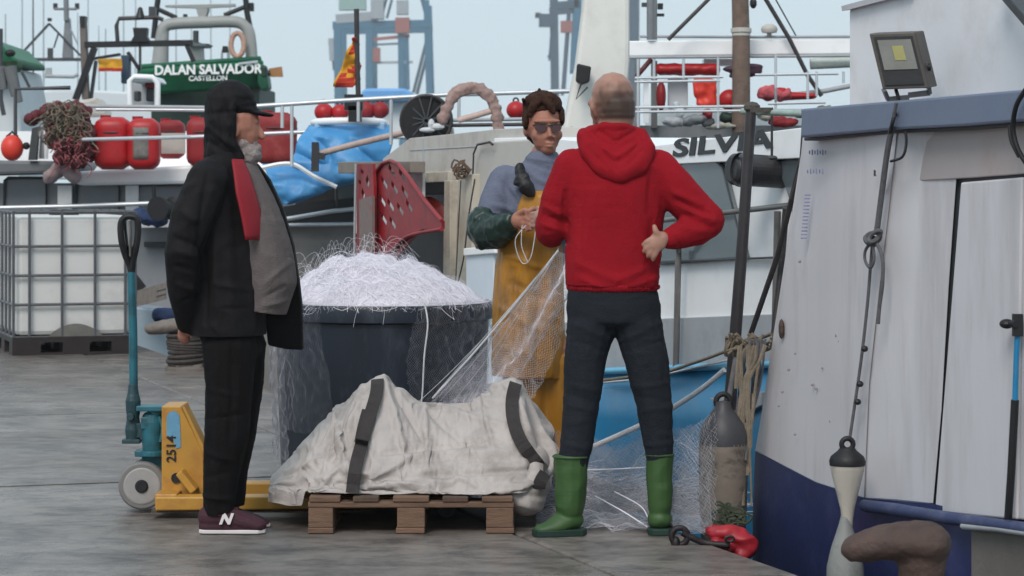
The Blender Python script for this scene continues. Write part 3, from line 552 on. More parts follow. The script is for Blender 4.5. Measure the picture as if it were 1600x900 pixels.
# ================================================================== BULK BAG
BAGM = M('woven_white_bag', (174, 167, 163), .62, .1, 4, .3, dirt=(112, 102, 96), dirt_amt=.6, dscale=3.2, fine=140)
prof = [(428, 752), (440, 738), (462, 715), (480, 690), (496, 668), (515, 648), (535, 632), (560, 606), (580, 590), (592, 586), (606, 590), (625, 606), (645, 622), (668, 630), (690, 635), (712, 632), (735, 625), (755, 616), (775, 604), (795, 595), (806, 590), (815, 600), (824, 630), (838, 665), (856, 690), (866, 705), (869, 722), (860, 745)]
def Hx(px):
    for (a, ya), (b2, yb) in zip(prof, prof[1:]):
        if px <= b2: return ya + (yb - ya) * (px - a) / (b2 - a)
    return prof[-1][1]
def bagf(u, v):
    px = 428 + u * 432; yc = 10.48; s = F / yc; X = (px - 800) / s; H = EYE + (286 - Hx(px)) / s; zb = .15 if px > 490 else .09
    e = min(1, (px - 425) / 90, (872 - px) / 60); hy = .50 * (.45 + .55 * max(0, e) ** .6)
    a = 2 * math.pi * v
    if v <= .5:
        c = math.cos(math.pi * (v / .5)); sn = math.sin(math.pi * (v / .5)); z = zb + (H - zb) * sn ** .72
        y = yc - hy * c
        if c > 0: z = zb + (H - zb) * (sn ** .9 * .52 + .48 * sn ** 3.5)
    else:
        t_ = (v - .5) / .5; y = yc + hy - 2 * hy * t_; z = zb - .012
    return Vector((X, y, z))
NU, NV = 132, 84
def clothmesh(fn, nu, nv, name):
    g = G().grid(fn, nu, nv); me = bpy.data.meshes.new(name); me.from_pydata(g.v, [], g.f); o = bpy.data.objects.new(name, me); C.objects.link(o); return o
random.seed(4)
def top(u, v):
    p_ = bagf(u, v * .5); q = noise.noise(p_ * 5) * .012 + noise.noise(p_ * 13) * .006
    return p_ + Vector((0, -q * 1.5, q))
def inner(u, v):
    p_ = bagf(u, v * .5); c_ = Vector((p_.x, 10.48, .10)); return c_ + Vector(((p_.x - c_.x) * .9, (p_.y - c_.y) * .90, (p_.z - c_.z) * .90))
shell_ = clothmesh(top, NU, NV, 'tmp_cloth'); core = clothmesh(inner, 50, 36, 'tmp_core')
floor_ = G().box((-.4, 10.5, .07), (2, 1.8, .12)); fm = bpy.data.meshes.new('tmp'); fm.from_pydata(floor_.v, [], floor_.f); fo_ = bpy.data.objects.new('tmp', fm); C.objects.link(fo_)
for o_ in (core, fo_): cm = o_.modifiers.new('c', 'COLLISION'); o_.collision.thickness_outer = .012; o_.collision.cloth_friction = 20
vg = shell_.vertex_groups.new(name='pin')
for i in range(NU + 1):
    px_ = 428 + 432 * i / NU
    for j in range(NV + 1):
        v_ = j / NV; w_ = 0
        if j < 2 or j > NV - 2 or i < 2 or i > NU - 2: w_ = 1
        if abs(v_ - .5) < .02 and (abs(px_ - 592) < 7 or abs(px_ - 806) < 7): w_ = 1
        if abs(v_ - .5) < .02 and i % 12 == 0: w_ = 1
        if w_: vg.add([i * (NV + 1) + j], w_, 'REPLACE')
cl = shell_.modifiers.new('cloth', 'CLOTH'); st_ = cl.settings
st_.quality = 6; st_.mass = .25; st_.tension_stiffness = 25; st_.compression_stiffness = 25; st_.shear_stiffness = 12; st_.bending_stiffness = .25
st_.vertex_group_mass = 'pin'; st_.shrink_min = -.15; st_.shrink_max = -.15; st_.tension_damping = 8; st_.compression_damping = 8
cl.collision_settings.distance_min = .006; cl.collision_settings.use_self_collision = False
cl.point_cache.frame_start = 1; cl.point_cache.frame_end = 30
for f_ in range(1, 27): SC.frame_set(f_)
dg_ = bpy.context.evaluated_depsgraph_get(); m2 = bpy.data.meshes.new_from_object(shell_.evaluated_get(dg_))
for o_ in (shell_, core, fo_): bpy.data.objects.remove(o_)
SC.frame_set(1)
o_ = bpy.data.objects.new('tmp', m2); C.objects.link(o_); sb_ = o_.modifiers.new('s', 'SUBSURF'); sb_.levels = 1
m3 = bpy.data.meshes.new_from_object(o_.evaluated_get(bpy.context.evaluated_depsgraph_get())); bpy.data.objects.remove(o_); m3.materials.clear()
cz = crease(10.15, [(592, 600, 632, 700, 5, .024), (604, 604, 660, 690, 4, -.018), (514, 650, 556, 748, 5, .024), (530, 640, 500, 735, 4, -.016), (560, 612, 530, 700, 5, .02), (640, 628, 720, 690, 5, -.02), (640, 640, 790, 668, 4, .018), (600, 706, 780, 690, 4, -.018), (590, 716, 800, 704, 5, .018), (595, 742, 840, 728, 4, -.016), (690, 640, 800, 606, 5, .02), (720, 650, 806, 625, 4, -.016), (750, 620, 770, 700, 4, .014), (815, 640, 838, 720, 4, .018), (440, 745, 540, 700, 4, .014), (470, 752, 600, 745, 4, -.012), (560, 755, 640, 715, 4, .014), (480, 690, 460, 745, 3, -.014), (660, 640, 672, 740, 6, .012), (700, 730, 760, 760, 4, .012), (540, 690, 548, 750, 3, -.012)])
nn_ = [(v_.co.copy(), v_.normal.copy()) for v_ in m3.vertices]
for v_, (c_, n_) in zip(m3.vertices, nn_): v_.co = c_ + n_ * (cz(c_, n_) if n_.y < .2 else 0)
bag = mk('bulk_bag', m3, BAGM, None, smooth=True)
k = Body(10.15); k.e(820, 772, 0, 34, 60, 34).e(806, 766, 0, 40, 60, 26).e(834, 752, .05, 28, 70, 34).e(836, 730, .1, 24, 70, 30)
organic('bag_corner', k.g, BAGM, bag, .01, 8, [fold(.006, 5, (1, 1, .5)), crease(10.15, [(800, 760, 850, 770, 4, -.012), (812, 780, 846, 792, 4, .01)])])
tag(bag, 'slumped white woven bulk bag with dark lifting straps lying on the pallet', 'bag')
bb = bvh(bag)
STRAP = M('dark_webbing', (52, 48, 48), .85, .2, 20, .5, fine=200)
for pts, wd in (([(590, 592), (588, 615), (578, 650), (566, 690), (556, 730), (551, 768)], .05), ([(572, 640), (566, 662), (560, 690)], .03), ([(806, 598), (800, 625), (802, 655), (812, 685), (830, 712), (850, 736)], .052), ([(852, 738), (842, 758), (846, 780)], .05)):
    g = ribbon(bb, pts, wd, .016)
    if g.v: mk('strap', g, STRAP, bag, smooth=True)

# ================================================================== TUB AND NET
TX, TY = -.595, 11.74
TUBM = M('dark_blue_tub_plastic', (30, 38, 50), .42, .15, 4, .06, dirt=(90, 96, 108), dirt_amt=.35, dscale=7, stretch=(1, 1, .3))
pr = [(.40, .0), (.455, .01), (.462, .05), (.487, .70), (.489, .735), (.512, .745), (.516, .80), (.508, .818), (.495, .818), (.486, .80), (.478, .70), (.45, .06), (.0, .05)]
tub = mk('tub', G().lathe((TX, TY, 0), pr, 64), TUBM, None, smooth=True)
tag(tub, 'large round dark plastic tub heaped with white net', 'tub')
NETM = M('lilac_nylon_net', (222, 219, 227), .55, .06, 30, .8, fine=180)
THREAD = M('nylon_thread', (232, 229, 237), .45, .05, 30, 0)
THREADG = M('grey_green_thread', (150, 152, 160), .5, .15, 30, 0)
def dome(x, y):
    """height of the heap above the tub floor"""
    r = math.hypot(x + .02, y) / .47; r = min(r, 1)
    return .80 + .20 * (1 - r ** 2.0) ** .9 + (.07 * noise.noise(Vector((x * 5, y * 5, 1))) + .045 * noise.noise(Vector((x * 12, y * 12, 4)))) * (1 - r * r)
net = thing('fishing_net', 'pale lilac nylon net heaped in the tub and drawn out over the quay', 'fishing net', (TX, TY, .8))
def dg(u, v):
    r = .47 * u; a = 2 * math.pi * v; x, y = r * math.cos(a), r * math.sin(a)
    n_ = .018 * (1 - 3 * abs(noise.noise(Vector((x * 9, y * 9, 0))))) + .01 * noise.noise(Vector((x * 30, y * 30, 3)))
    return Vector((TX + x, TY + y, dome(x, y) + n_ * (1 - u * .7)))
mk('net_heap', G().grid(dg, 60, 140), NETM, net, smooth=True)
g = G(); random.seed(11)
for i in range(3200):
    a = random.uniform(0, 2 * math.pi); r = .49 * random.random() ** .5; x, y = r * math.cos(a), r * math.sin(a); h = random.uniform(0, 2 * math.pi); cu = random.uniform(-9, 9)
    up = abs(random.gauss(0, .006)) + (.025 * random.random() if i % 9 == 0 else 0); pts = []; wob = random.uniform(0, 9)
    L_ = random.randint(8, 16)
    for kk in range(L_):
        z = dome(x, y) + .01 + up * math.sin(kk / (L_ - 1) * math.pi) + .006 * math.sin(kk + wob)
        rr_ = math.hypot(x, y)
        if rr_ > .5:
            z = .83 - (rr_ - .5) * 1.5
            if rr_ > .53 + .05 * ((i * 37) % 10) / 10 * (1 if i % 23 == 0 else -.3): break
        pts.append((TX + x, TY + y, z)); h += cu * .03 + random.uniform(-.25, .25); x += .022 * math.cos(h); y += .022 * math.sin(h)
    if len(pts) > 2: g.tube(pts, random.choice((.0003, .0005, .0008)), 3, caps=False)
# wisps blown up over the left side
for i in range(90):
    x = random.uniform(-.45, .15); y = random.uniform(-.2, .3); z = dome(x, y); k_ = random.uniform(.04, .13) * (1.0 if x < .05 else .5); dx = random.uniform(-.1, .16)
    g.tube(spl([(TX + x, TY + y, z), (TX + x + dx * .4, TY + y, z + k_), (TX + x + dx, TY + y + .03, z + k_ * random.uniform(.6, 1.1)), (TX + x + dx * 1.6, TY + y, z + .01)], 4), .0004, 3, caps=False)
mk('loose_threads', g, THREAD, net, kind='stuff')
def netting(fn, nu, nv, r=.0007, skip=.0):
    g = G()
    def jit(i, j):
        p = fn(i / nu, j / nv); return p + Vector((noise.noise(p * 31), noise.noise(p * 31 + Vector((9, 0, 0))), noise.noise(p * 31 + Vector((0, 9, 0))))) * .012
    for st in range(-nv, nu + 1):
        for sg in (1, -1):
            pts = []
            for j in range(nv + 1):
                i = st + j if sg == 1 else st + nv - j
                if 0 <= i <= nu: pts.append(jit(i, j))
            if len(pts) > 1: g.tube(pts, r, 3, caps=False)
    return g
# veil hanging over the tub wall: dense at both sides, thin in the middle
def veil(a0, a1, z1, ph):
    def f(u, v):
        a = R(a0 + (a1 - a0) * u); z = .835 - (.835 - z1) * v; rr = .520 + .012 * math.sin(9 * u + ph) * v - .03 * v + .02 * v * noise.noise(Vector((u * 5, v * 3, ph)))
        a += .06 * math.sin(5 * v + ph) * (1 - v * .4)
        return Vector((TX + rr * math.cos(a), TY + rr * math.sin(a), z))
    return f
mk('net_drape', netting(veil(176, 214, .12, 1), 60, 70, .00035), THREADG, net)
mk('net_drape', netting(veil(208, 244, .25, 4), 34, 40, .0002), THREADG, net)
mk('net_drape', netting(veil(288, 352, .30, 2), 60, 44, .0004), THREADG, net)
g = G().tube(spl([(TX - .0 + .21, TY - .47, .83), (TX + .225, TY - .50, .74), (TX + .21, TY - .505, .6), (TX + .2, TY - .5, .42), (TX + .18, TY - .5, .3)]), .004, 6)
mk('hanging_cord', g, ROPEW, net)
# sheet pulled from the tub to the men's hands
HND = P(872, 392, 10.62); LOW = P(676, 622, 11.02)
def pulled(w_, dn, ph):
    def f(u, v):
        p = HND.lerp(LOW, u); s_ = math.sin(math.pi * u)
        return p + Vector((.03 * math.sin(7 * v + ph) + .10 * v * (1 - u * .3), -.03 * v + .02 * math.sin(11 * u + 5 * v), -dn * v * (.35 + .65 * s_) - .03 * s_ + .01 * math.sin(15 * u + ph)))
    return f
mk('net_sheet', netting(pulled(1, .34, 0), 84, 36, .0004), THREAD, net)
mk('net_sheet', netting(pulled(1, .22, 3), 70, 20, .0005), THREADG, net)
g = G()
g.tube(sag(HND, LOW, .015), .0045, 6)
for i in range(5):
    o = Vector((random.uniform(-.01, .02), 0, random.uniform(-.03, .01))); g.tube(sag(HND + o, LOW + Vector((random.uniform(-.1, .15), 0, random.uniform(-.08, .03))), random.uniform(.0, .04)), .0013, 4)
g.tube(spl([P(822, 352, 10.68), P(806, 372, 10.70), P(808, 395, 10.72), P(818, 412, 10.73), P(830, 400, 10.7), P(838, 352, 10.68)]), .0022, 5)
g.tube(spl([P(816, 352, 10.68), P(815, 384, 10.69), P(825, 410, 10.7)]), .0018, 5)
mk('float_line', g, ROPEW, net)
# net trailed along the quay behind the green boots
def trail(ph):
    def f(u, v):
        X = .10 + .72 * u; Y0 = 10.75 - .30 * u - .328 * 0; y = Y0 - .62 * v + .05 * math.sin(9 * u + ph)
        z = .015 + (.22 + .10 * math.sin(7 * u + ph)) * (1 - v) ** 1.5 + .03 * noise.noise(Vector((u * 8, v * 8, ph)))
        return Vector((X, y, max(.006, z)))
    return f
mk('net_trail', netting(trail(0), 60, 50, .0005), THREADG, net); mk('net_trail', netting(trail(2), 50, 40, .0005), THREAD, net); mk('net_trail', netting(trail(4), 54, 44, .0006), THREADG, net)
def rise(u, v):   # part lifted up beside the big fender
    return P(918 + (1112 - 918) * u, 700 - 55 * u ** 2 * (1 - v) + 120 * v + 6 * math.sin(9 * u), 10.55 - .7 * u - .2 * v + .03 * math.sin(8 * u + 4 * v))
mk('net_trail', netting(rise, 56, 30, .0005), THREADG, net); mk('net_trail', netting(lambda u, v: rise(u, v) + Vector((.02, .05, .01)), 40, 24, .0006), THREADG, net)
NB = M('grey_net_bundle', (92, 96, 106), .8, .3, 18, .8, dirt=(150, 152, 162), dirt_amt=.5, dscale=22, fine=120)
def bund(u, v):
    X = -.02 + .86 * u; yy = 10.88 - .328 * (X + .0) * 1.0; a = math.pi * v; h = (.13 + .05 * math.sin(6 * u + 1)) * math.sin(math.pi * min(1, u * 1.02)) ** .4
    n_ = .03 * noise.noise(Vector((u * 12, v * 6, 0))); return Vector((X, yy - (.17 + n_) * math.cos(a), .004 + (h + n_) * math.sin(a)))
mk('net_bundle', G().grid(bund, 50, 20), NB, net, smooth=True)
g = G(); random.seed(5)
for i in range(260):
    u = random.random(); v = random.uniform(.05, .75); p = bund(u, v) + Vector((0, -.004, .006)); pts = [p]; h = random.uniform(-.6, .6)
    for kk in range(7): p = p + Vector((.03 * math.cos(h), -.008 * random.random(), .012 * math.sin(h * 3) - .004)); p.z = max(p.z, .006); h += random.uniform(-.5, .5); pts.append(p.copy())
    g.tube(pts, random.choice((.0009, .0014)), 3, caps=False)
g.tube(spl([P(905, 735, 10.3), P(960, 733, 10.25), P(1012, 730, 10.2)]), .003, 5); g.tube(spl([P(930, 775, 10.2), P(975, 800, 10.05), P(1012, 824, 9.95)]), .003, 5); g.tube(spl([P(960, 768, 10.2), P(1000, 790, 10.1), P(1012, 808, 10.0)]), .0025, 5)
mk('loose_threads', g, THREAD, net, kind='stuff')

# ================================================================== PALLET TRUCK
YJ = 10.66; j = thing('pallet_truck', 'yellow pallet truck with tall teal handle standing by the tub', 'pallet truck', P(230, 790, YJ) * 1)
ORG[j.name].z = 0; j.location.z = 0
p = lambda x, y, d=0: P(x, y, YJ) + Vector((0, d, 0))
for d in (-.075, .075):
    wh = mk('steer_wheel', G().lathe(p(227, 755, d), [(.035, -.026), (.092, -.026), (.098, -.018), (.098, .018), (.092, .026), (.035, .026)], 40, axis=(0, 1, 0)), M('worn_grey_tyre', (116, 114, 112), .5, .12, 8, .1, dirt=(90, 84, 80), dirt_amt=.5, dscale=8), j, smooth=False, bevel=.003)
    mk('rim', G().lathe(p(227, 755, d), [(.0, -.030), (.070, -.030), (.076, -.028), (.076, .028), (.0, .030)], 32, axis=(0, 1, 0)), M('pale_wheel_rim', (150, 148, 146), .5, .08, 10, .1, dirt=(120, 110, 104), dirt_amt=.4), wh)
    mk('hub', G().lathe(p(227, 755, d), [(.0, -.042), (.022, -.042), (.027, -.036), (.027, .036), (.0, .04)], 20, axis=(0, 1, 0)), BLACK, wh)
mk('axle_bracket', G().prism([p(222, 702), p(255, 702), p(258, 728), p(240, 740), p(232, 758), p(222, 758), p(220, 740)], (0, .03, 0)).box(p(236, 708, .02), (.13, .1, .025)), TEALJ, j, bevel=.004)
mk('pump_body', G().lathe(p(238, 708), [(.028, 0), (.040, .01), (.044, .06), (.046, .13), (.040, .16), (.030, .17)], 24).lathe(p(238, 712), [(.055, 0), (.055, .022)], 20).tube([p(252, 690, -.03), p(256, 668, -.03), p(250, 650, -.03)], .008), TEALJ, j, smooth=False, bevel=.003)
mk('pump_head', G().box(p(240, 637), (.13, .11, .022)).lathe(p(243, 648), [(.035, 0), (.035, .03)], 20).box(p(228, 660), (.03, .08, .05)), TEALJ, j, bevel=.004)
mk('handle_joint', G().lathe(p(208, 690), [(.02, 0), (.030, .01), (.034, .05), (.026, .10), (.030, .13), (.032, .17), (.024, .20), (.019, .24)], 20).box(p(206, 689), (.075, .06, .018)).box(p(217, 672), (.05, .05, .06)).tube([p(206, 650, -.05), p(206, 650, .05)], .016, 10), M('grimy_teal', (34, 62, 68), .5, .25, 12, .2), j, bevel=.003)
hd = mk('handle_tube', G().tube([p(209, 640), p(208, 520), p(205, 425)], [.018, .018, .016], 14), TEALJ, j, smooth=True)
gp = [p(205, 432), p(203, 415), p(197, 400, -.01), p(191, 375, -.02), p(190, 350, -.02), p(196, 340, -.02), p(206, 338, -.02), p(215, 342, -.02), p(217, 360, -.02), p(214, 385, -.02), p(209, 405, -.01), p(206, 425)]
mk('handle_grip', G().tube(spl(gp), .014, 10).prism([p(196, 385), p(213, 385), p(207, 428), p(203, 428)], (0, .02, 0)).prism([p(192, 345), p(196, 344), p(204, 420), p(202, 425)], (0, .015, 0)), BLACK, j, smooth=False)
mk('release_lever', G().tube([p(205, 345, -.04), p(206, 372, -.045), p(205, 400, -.03)], .005), STEEL, j)
mk('frame_plate', G().prism([p(258, 631, -.11), p(288, 631, -.11), p(292, 640, -.11), p(322, 700, -.11), p(324, 770, -.11), p(258, 775, -.11)], (0, .22, 0)), YELLOWJ, j, bevel=.005)
fp = mk('frame_edge', G().prism([p(290, 632, -.114), p(294, 632, -.114), p(327, 700, -.114), p(327, 768, -.114), p(322, 768, -.114), p(322, 702, -.114)], (0, .01, 0)), YELLOWJ, j)
mk('toe_hole', G().lathe(p(281, 742, -.116), [(.0, .0), (.017, .0), (.017, .006), (0, .006)], 20, axis=(0, 1, 0)).lathe(p(281, 742, -.118), [(.016, 0), (.021, 0), (.021, .008), (.016, .008)], 20, axis=(0, 1, 0), cap=False), BLACKP, j)
stk = mk('sticker', G().prism([p(x, y, -.1125) for x, y in ((266, 648), (270, 640), (280, 638), (286, 646), (287, 668), (288, 694), (280, 697), (276, 680), (266, 676))], (0, -.001, 0)), M('blue_sticker', (96, 146, 176), .5, .15, 20, 0), j)
text('printed_numbers', '2514', .055, p(274, 697, -.114), (0.0, 0, 1), (-1, 0, 0), BLACKP, j, .0008, .001)
for d in (-.185, .185):
    mk('fork', G().prism([p(258, 763, d), p(730, 763, d), p(742, 770, d), p(736, 779, d), p(258, 784, d)], (0, .11 if d > 0 else -.11, 0)), YELLOWJ, j, bevel=.006)
    mk('fork_lip', G().box(p(420, 786, d + (.05 if d > 0 else -.05)), (.9, .085, .008)), WOOD2, j)
    mk('load_roller', G().lathe(p(700, 782, d + (.05 if d > 0 else -.05)), [(.0, -.035), (.037, -.035), (.037, .035), (0, .035)], 20, axis=(0, 1, 0)), BLACK, j)
mk('crosshead', G().box(p(272, 772), (.09, .5, .06)).box(p(300, 745, 0), (.1, .4, .03), ry=.9), YELLOWJ, j, bevel=.005)

# ================================================================== NEAR BOAT
nb = thing('fishing_boat', 'white fishing boat with navy lower hull moored closest, at the right', 'boat', Q(1390, 900, .6) * 1)
N_ = lambda x, y, g=.35: Q(x, y, g)
INW = EN * .12
def plate(name, pts, mat, g0=.35, th=.12, bevel=.004, label=None, sub=None):
    gg = G(); gg.prism([N_(a[0], a[1], a[2] if len(a) > 2 else g0) for a in pts], EN * th); return mk(name, gg, mat, sub or nb, bevel=bevel, label=label)
# hull side as a curved shell: rows of (px, py, offset)
def shell(name, rows, mat, th=.1, nu=30, nv=14):
    def ev(r, u):
        a = u * (len(r) - 1); i = min(int(a), len(r) - 2); t_ = a - i; return [r[i][k_] * (1 - t_) + r[i + 1][k_] * t_ for k_ in range(3)]
    def f(u, v, o=0):
        a = v * (len(rows) - 1); i = min(int(a), len(rows) - 2); t_ = a - i; p0 = ev(rows[i], u); p1 = ev(rows[i + 1], u)
        c = [p0[k_] * (1 - t_) + p1[k_] * t_ for k_ in range(3)]
        wv = .006 * noise.noise(Vector((c[0] * .012, c[1] * .006, 0)))
        return Q(c[0], c[1], c[2] + o + wv)
    gg = G(); gg.grid(lambda u, v: f(u, v), nu, nv); n1 = len(gg.v); gg.grid(lambda u, v: f(u, v, th), nu, nv)
    W = nv + 1
    def idx(i, j_): return i * W + j_
    for i in range(nu):
        for j_ in (0, nv): gg.f.append((idx(i, j_), idx(i + 1, j_), n1 + idx(i + 1, j_), n1 + idx(i, j_)))
    for j_ in range(nv):
        for i in (0, nu): gg.f.append((idx(i, j_), idx(i, j_ + 1), n1 + idx(i, j_ + 1), n1 + idx(i, j_)))
    return mk(name, gg, mat, nb, smooth=True)
o = shell('bow_plate', [[(1255, 205, .40), (1320, 203, .36), (1402, 198, .33)], [(1243, 330, .42), (1310, 330, .36), (1389, 325, .335)], [(1222, 460, .42), (1295, 460, .37), (1374, 450, .335)], [(1200, 590, .42), (1275, 600, .37), (1358, 600, .335)], [(1180, 704, .41), (1275, 753, .37), (1350, 777, .335)]], NEARW, .12, 34, 24)
for p_ in o.data.polygons: pass
shell('side_plate', [[(1402, 198, .335), (1450, 196, .37), (1500, 193, .38)], [(1389, 325, .34), (1440, 325, .375), (1491, 320, .38)], [(1374, 450, .34), (1430, 450, .375), (1482, 450, .38)], [(1352, 640, .34), (1420, 640, .375), (1471, 640, .38)], [(1350, 777, .34), (1400, 780, .375), (1458, 786, .38)]], NEARW, .12, 20, 20)
plate('panel_above_door', [(1399, 196), (1620, 184), (1620, 270), (1500, 279), (1392, 285)], NEARP, .372, .05)
plate('upper_panel', [(1500, 279), (1620, 270), (1620, 300), (1497, 300)], NEARW, .40, .05)
dr = plate('door', [(1501, 285), (1596, 277), (1588, 812), (1460, 800)], NEARW, .352, .04, .006)
plate('side_panel', [(1600, 276), (1640, 273), (1640, 815), (1592, 812)], NEARW, .36, .04, .006)
plate('door_frame', [(1494, 278), (1640, 268), (1640, 830), (1452, 800)], DGREY, .395, .03)
# navy lower hull, rub rails, bare plate
shell('lower_hull', [[(1180, 705, .40), (1275, 754, .36), (1350, 778, .325), (1458, 787, .35), (1512, 800, .37), (1640, 812, .38)], [(1176, 800, .40), (1275, 850, .37), (1350, 870, .335), (1458, 880, .35), (1515, 890, .37), (1640, 900, .38)], [(1176, 1100, .52), (1275, 1120, .5), (1350, 1150, .45), (1458, 1150, .45), (1515, 1150, .45), (1640, 1150, .45)], [(1182, 1200, .6), (1275, 1250, .6), (1350, 1280, .6), (1458, 1300, .6), (1515, 1300, .6), (1640, 1350, .6)]], NAVY, .1, 44, 16)
plate('bare_plate', [(1517, 822, .34), (1640, 838, .34), (1640, 1100, .40), (1517, 1080, .40)], MUD, .34, .03)
mk('rub_rail', G().tube([N_(1350, 790, .30), N_(1400, 796, .31), N_(1460, 806, .32), N_(1520, 815, .32), N_(1640, 832, .32)], .022, 8), M('blue_rail_paint', (52, 62, 96), .5, .15, 6, .1, dirt=(110, 116, 136), dirt_amt=.4, dscale=5), nb, smooth=True)
mk('rub_rail', G().tube([N_(1505, 822, .31), N_(1560, 826, .31), N_(1640, 838, .31)], .012, 8), LGREY, nb, smooth=True)
# stern/front end return, so the boat is solid from the side
mk('end_wall', G().prism([N_(1257, 205, .42), N_(1181, 704, .43), N_(1178, 900, .43), N_(1182, 1200, .62), N_(1182, 1200, .62) + EN * 1.6, N_(1181, 704, .43) + EN * 1.9, N_(1257, 205, .42) + EN * 1.9], ED * -.06), NEARW, nb)
# slate coaming band with its lip
plate('coaming', [(1252, 170), (1330, 163), (1460, 152), (1640, 136), (1640, 186), (1500, 197), (1400, 202), (1250, 215)], SLATE, .29, .16, .008)
plate('coaming_shade_strip', [(1256, 214), (1400, 202), (1500, 197), (1640, 186), (1640, 192), (1500, 203), (1400, 208), (1256, 220)], DGREY, .325, .1)  # solid dark strip, painted as the shade under the coaming
gg = G(); gg.prism([N_(1252, 171, .30), N_(1640, 137, .30), N_(1640, 137, .30) + EN * 2.2, N_(1252, 171, .30) + EN * 2.2], (0, 0, -.02)); mk('deck', gg, SLATE, nb)
# wheelhouse
A_ = N_(1432, 162, .62); Bq = P(1326, 168, A_.y + .55); D_ = N_(1680, 140, .62)
H_ = lambda p_, zt: Vector((p_.x, p_.y, zt))
zt = EYE + (286 + 40) / F * A_.y; zl = P(1326, 14, Bq.y).z; zc = P(1432, -14, A_.y).z
wh = G(); zb = 1.55
base = [H_(Bq, zb), H_(A_, zb), H_(D_, zb), H_(D_ + EN * 1.6, zb), H_(Bq + EN * 1.2, zb)]
top_ = [H_(Bq, zl), H_(A_, zc), H_(D_, zc + .3), H_(D_ + EN * 1.6, zc + .3), H_(Bq + EN * 1.2, zl)]
wh.add(base + top_, [(0, 1, 6, 5), (1, 2, 7, 6), (2, 3, 8, 7), (3, 4, 9, 8), (4, 0, 5, 9), (5, 6, 7, 8, 9), (4, 3, 2, 1, 0)])
mk('wheelhouse', wh, WHITE, nb, bevel=.012)
mk('wheelhouse_rim', G().bar(H_(Bq, zl + .005), H_(A_, zc + .005), .02, .06), NEARW, nb)
mk('roof_strut', G().bar(N_(1560, -30, .55), N_(1625, 45, .45), .05, .05), DGREY, nb, bevel=.004)
# small fittings on the plates
hw = mk('door_latch', G().tube([N_(1570, 506, .31), N_(1588, 506, .31)], .012, 10).ell(N_(1573, 506, .305), (.024, .024, .016)).box(N_(1590, 508, .325), (.03, .03, .07)), BLACK, nb)
mk('latch_rod', G().tube([N_(1590, 520, .325), N_(1588, 560, .325), N_(1586, 625, .325)], .009, 8), TEALB, nb); mk('latch_rod', G().tube([N_(1586, 625, .325), N_(1580, 740, .325), N_(1575, 812, .33)], .013, 8), BLACK, nb)
gg = G(); random.seed(3)
for i in range(12):
    x_, y_ = random.uniform(1215, 1330), random.uniform(400, 680)
    if x_ < 1255 - (y_ - 200) * .15 + 14: continue
    gg.ell(N_(x_, y_, .362), (.004 + .003 * random.random(),) * 3, n=6)
mk('rust_spots', gg, M('faint_spot', (140, 132, 134), .7, .1, 20, 0), nb, kind='stuff')
INK = M('faded_ink', (128, 130, 162), .6, .3, 60, 0)
gg = G()
for (x0, y0, x1, y1, nn) in ((1265, 234, 1294, 242, 7), (1262, 262, 1290, 274, 6), (1255, 305, 1266, 376, 0)):
    if nn:
        for i in range(nn): gg.box(N_(x0 + (x1 - x0) * i / nn, (y0 + y1) / 2, .355), (.005, .004, .02 * (.7 + .3 * (i % 2))))
    else:
        for i in range(13): gg.box(N_(1262 - i * .5, y0 + i * 5.6, .362), (.022, .004, .006))
mk('faded_print', gg, INK, nb, kind='stuff')
text('letter_mark', 'R', .03, N_(1367, 271, .318), (ED * -1), (0, 0, 1), DGREY, nb, .001, .001)
# rail at the boat's end: leaning post, braces, top rail
pp = Q(1173, 172, .55); 
mk('rail_post', G().tube([Q(1174, 168, .5), Q(1160, 380, .46), Q(1140, 640, .42)], [.022, .024, .026], 12), DSTEEL, nb, smooth=True)
mk('rail_clamp', G().ell(Q(1175, 168, .5), (.035, .03, .025), n=10).box(Q(1190, 172, .5), (.09, .04, .02)), M('grimy_clamp', (72, 68, 62), .7, .3, 20, .5), nb)
mk('rail_bar', G().tube([Q(1160, 174, .5), Q(1282, 179, .6)], .013, 8), M('pale_green_pipe', (150, 168, 160), .5, .2, 20, .1), nb, smooth=True)
mk('brace', G().tube([Q(1252, 250, .5), Q(1215, 400, .55), Q(1172, 525, .5)], .012, 8), DSTEEL, nb, smooth=True)
mk('brace', G().tube([Q(1258, 205, .5), Q(1254, 262, .5), Q(1240, 310, .52)], .015, 8), DSTEEL, nb, smooth=True)
mk('short_post', G().tube([Q(1228, 325, .6), Q(1222, 400, .6), Q(1210, 520, .55)], .014, 8), DSTEEL, nb, smooth=True)
mk('hull_notch', G().ell(Q(1221, 514, .40), (.012, .02, .04), n=10), RUST, nb)

# floodlight on the coaming
fl_ = thing('floodlight', 'square grey floodlight standing on the near boat coaming', 'floodlight', N_(1405, 152, .36) * 1)
fo = N_(1405, 100, .36); sc_ = F / fo.y
def fpt(x, y, d=0): return Vector(((x - 800) / sc_, fo.y + d, EYE + (286 - y) / sc_))
fr = [fpt(1359, 52, .02), fpt(1430, 50, 0), fpt(1450, 138, -.02), fpt(1379, 140, 0)]
fd = Vector((.045, .09, .01))
mk('housing', G().prism(fr, fd), M('dark_bronze_aluminium', (78, 74, 70), .45, .15, 12, .1, metal=.3), fl_, bevel=.004)
cen = sum(fr, Vector()) / 4; nrm = (fr[1] - fr[0]).cross(fr[3] - fr[0]).normalized(); nrm = nrm if nrm.y < 0 else -nrm
def fin(uu_, vv_, o_): return (fr[0] * (1 - uu_) + fr[1] * uu_) * (1 - vv_) + (fr[3] * (1 - uu_) + fr[2] * uu_) * vv_ + nrm * o_
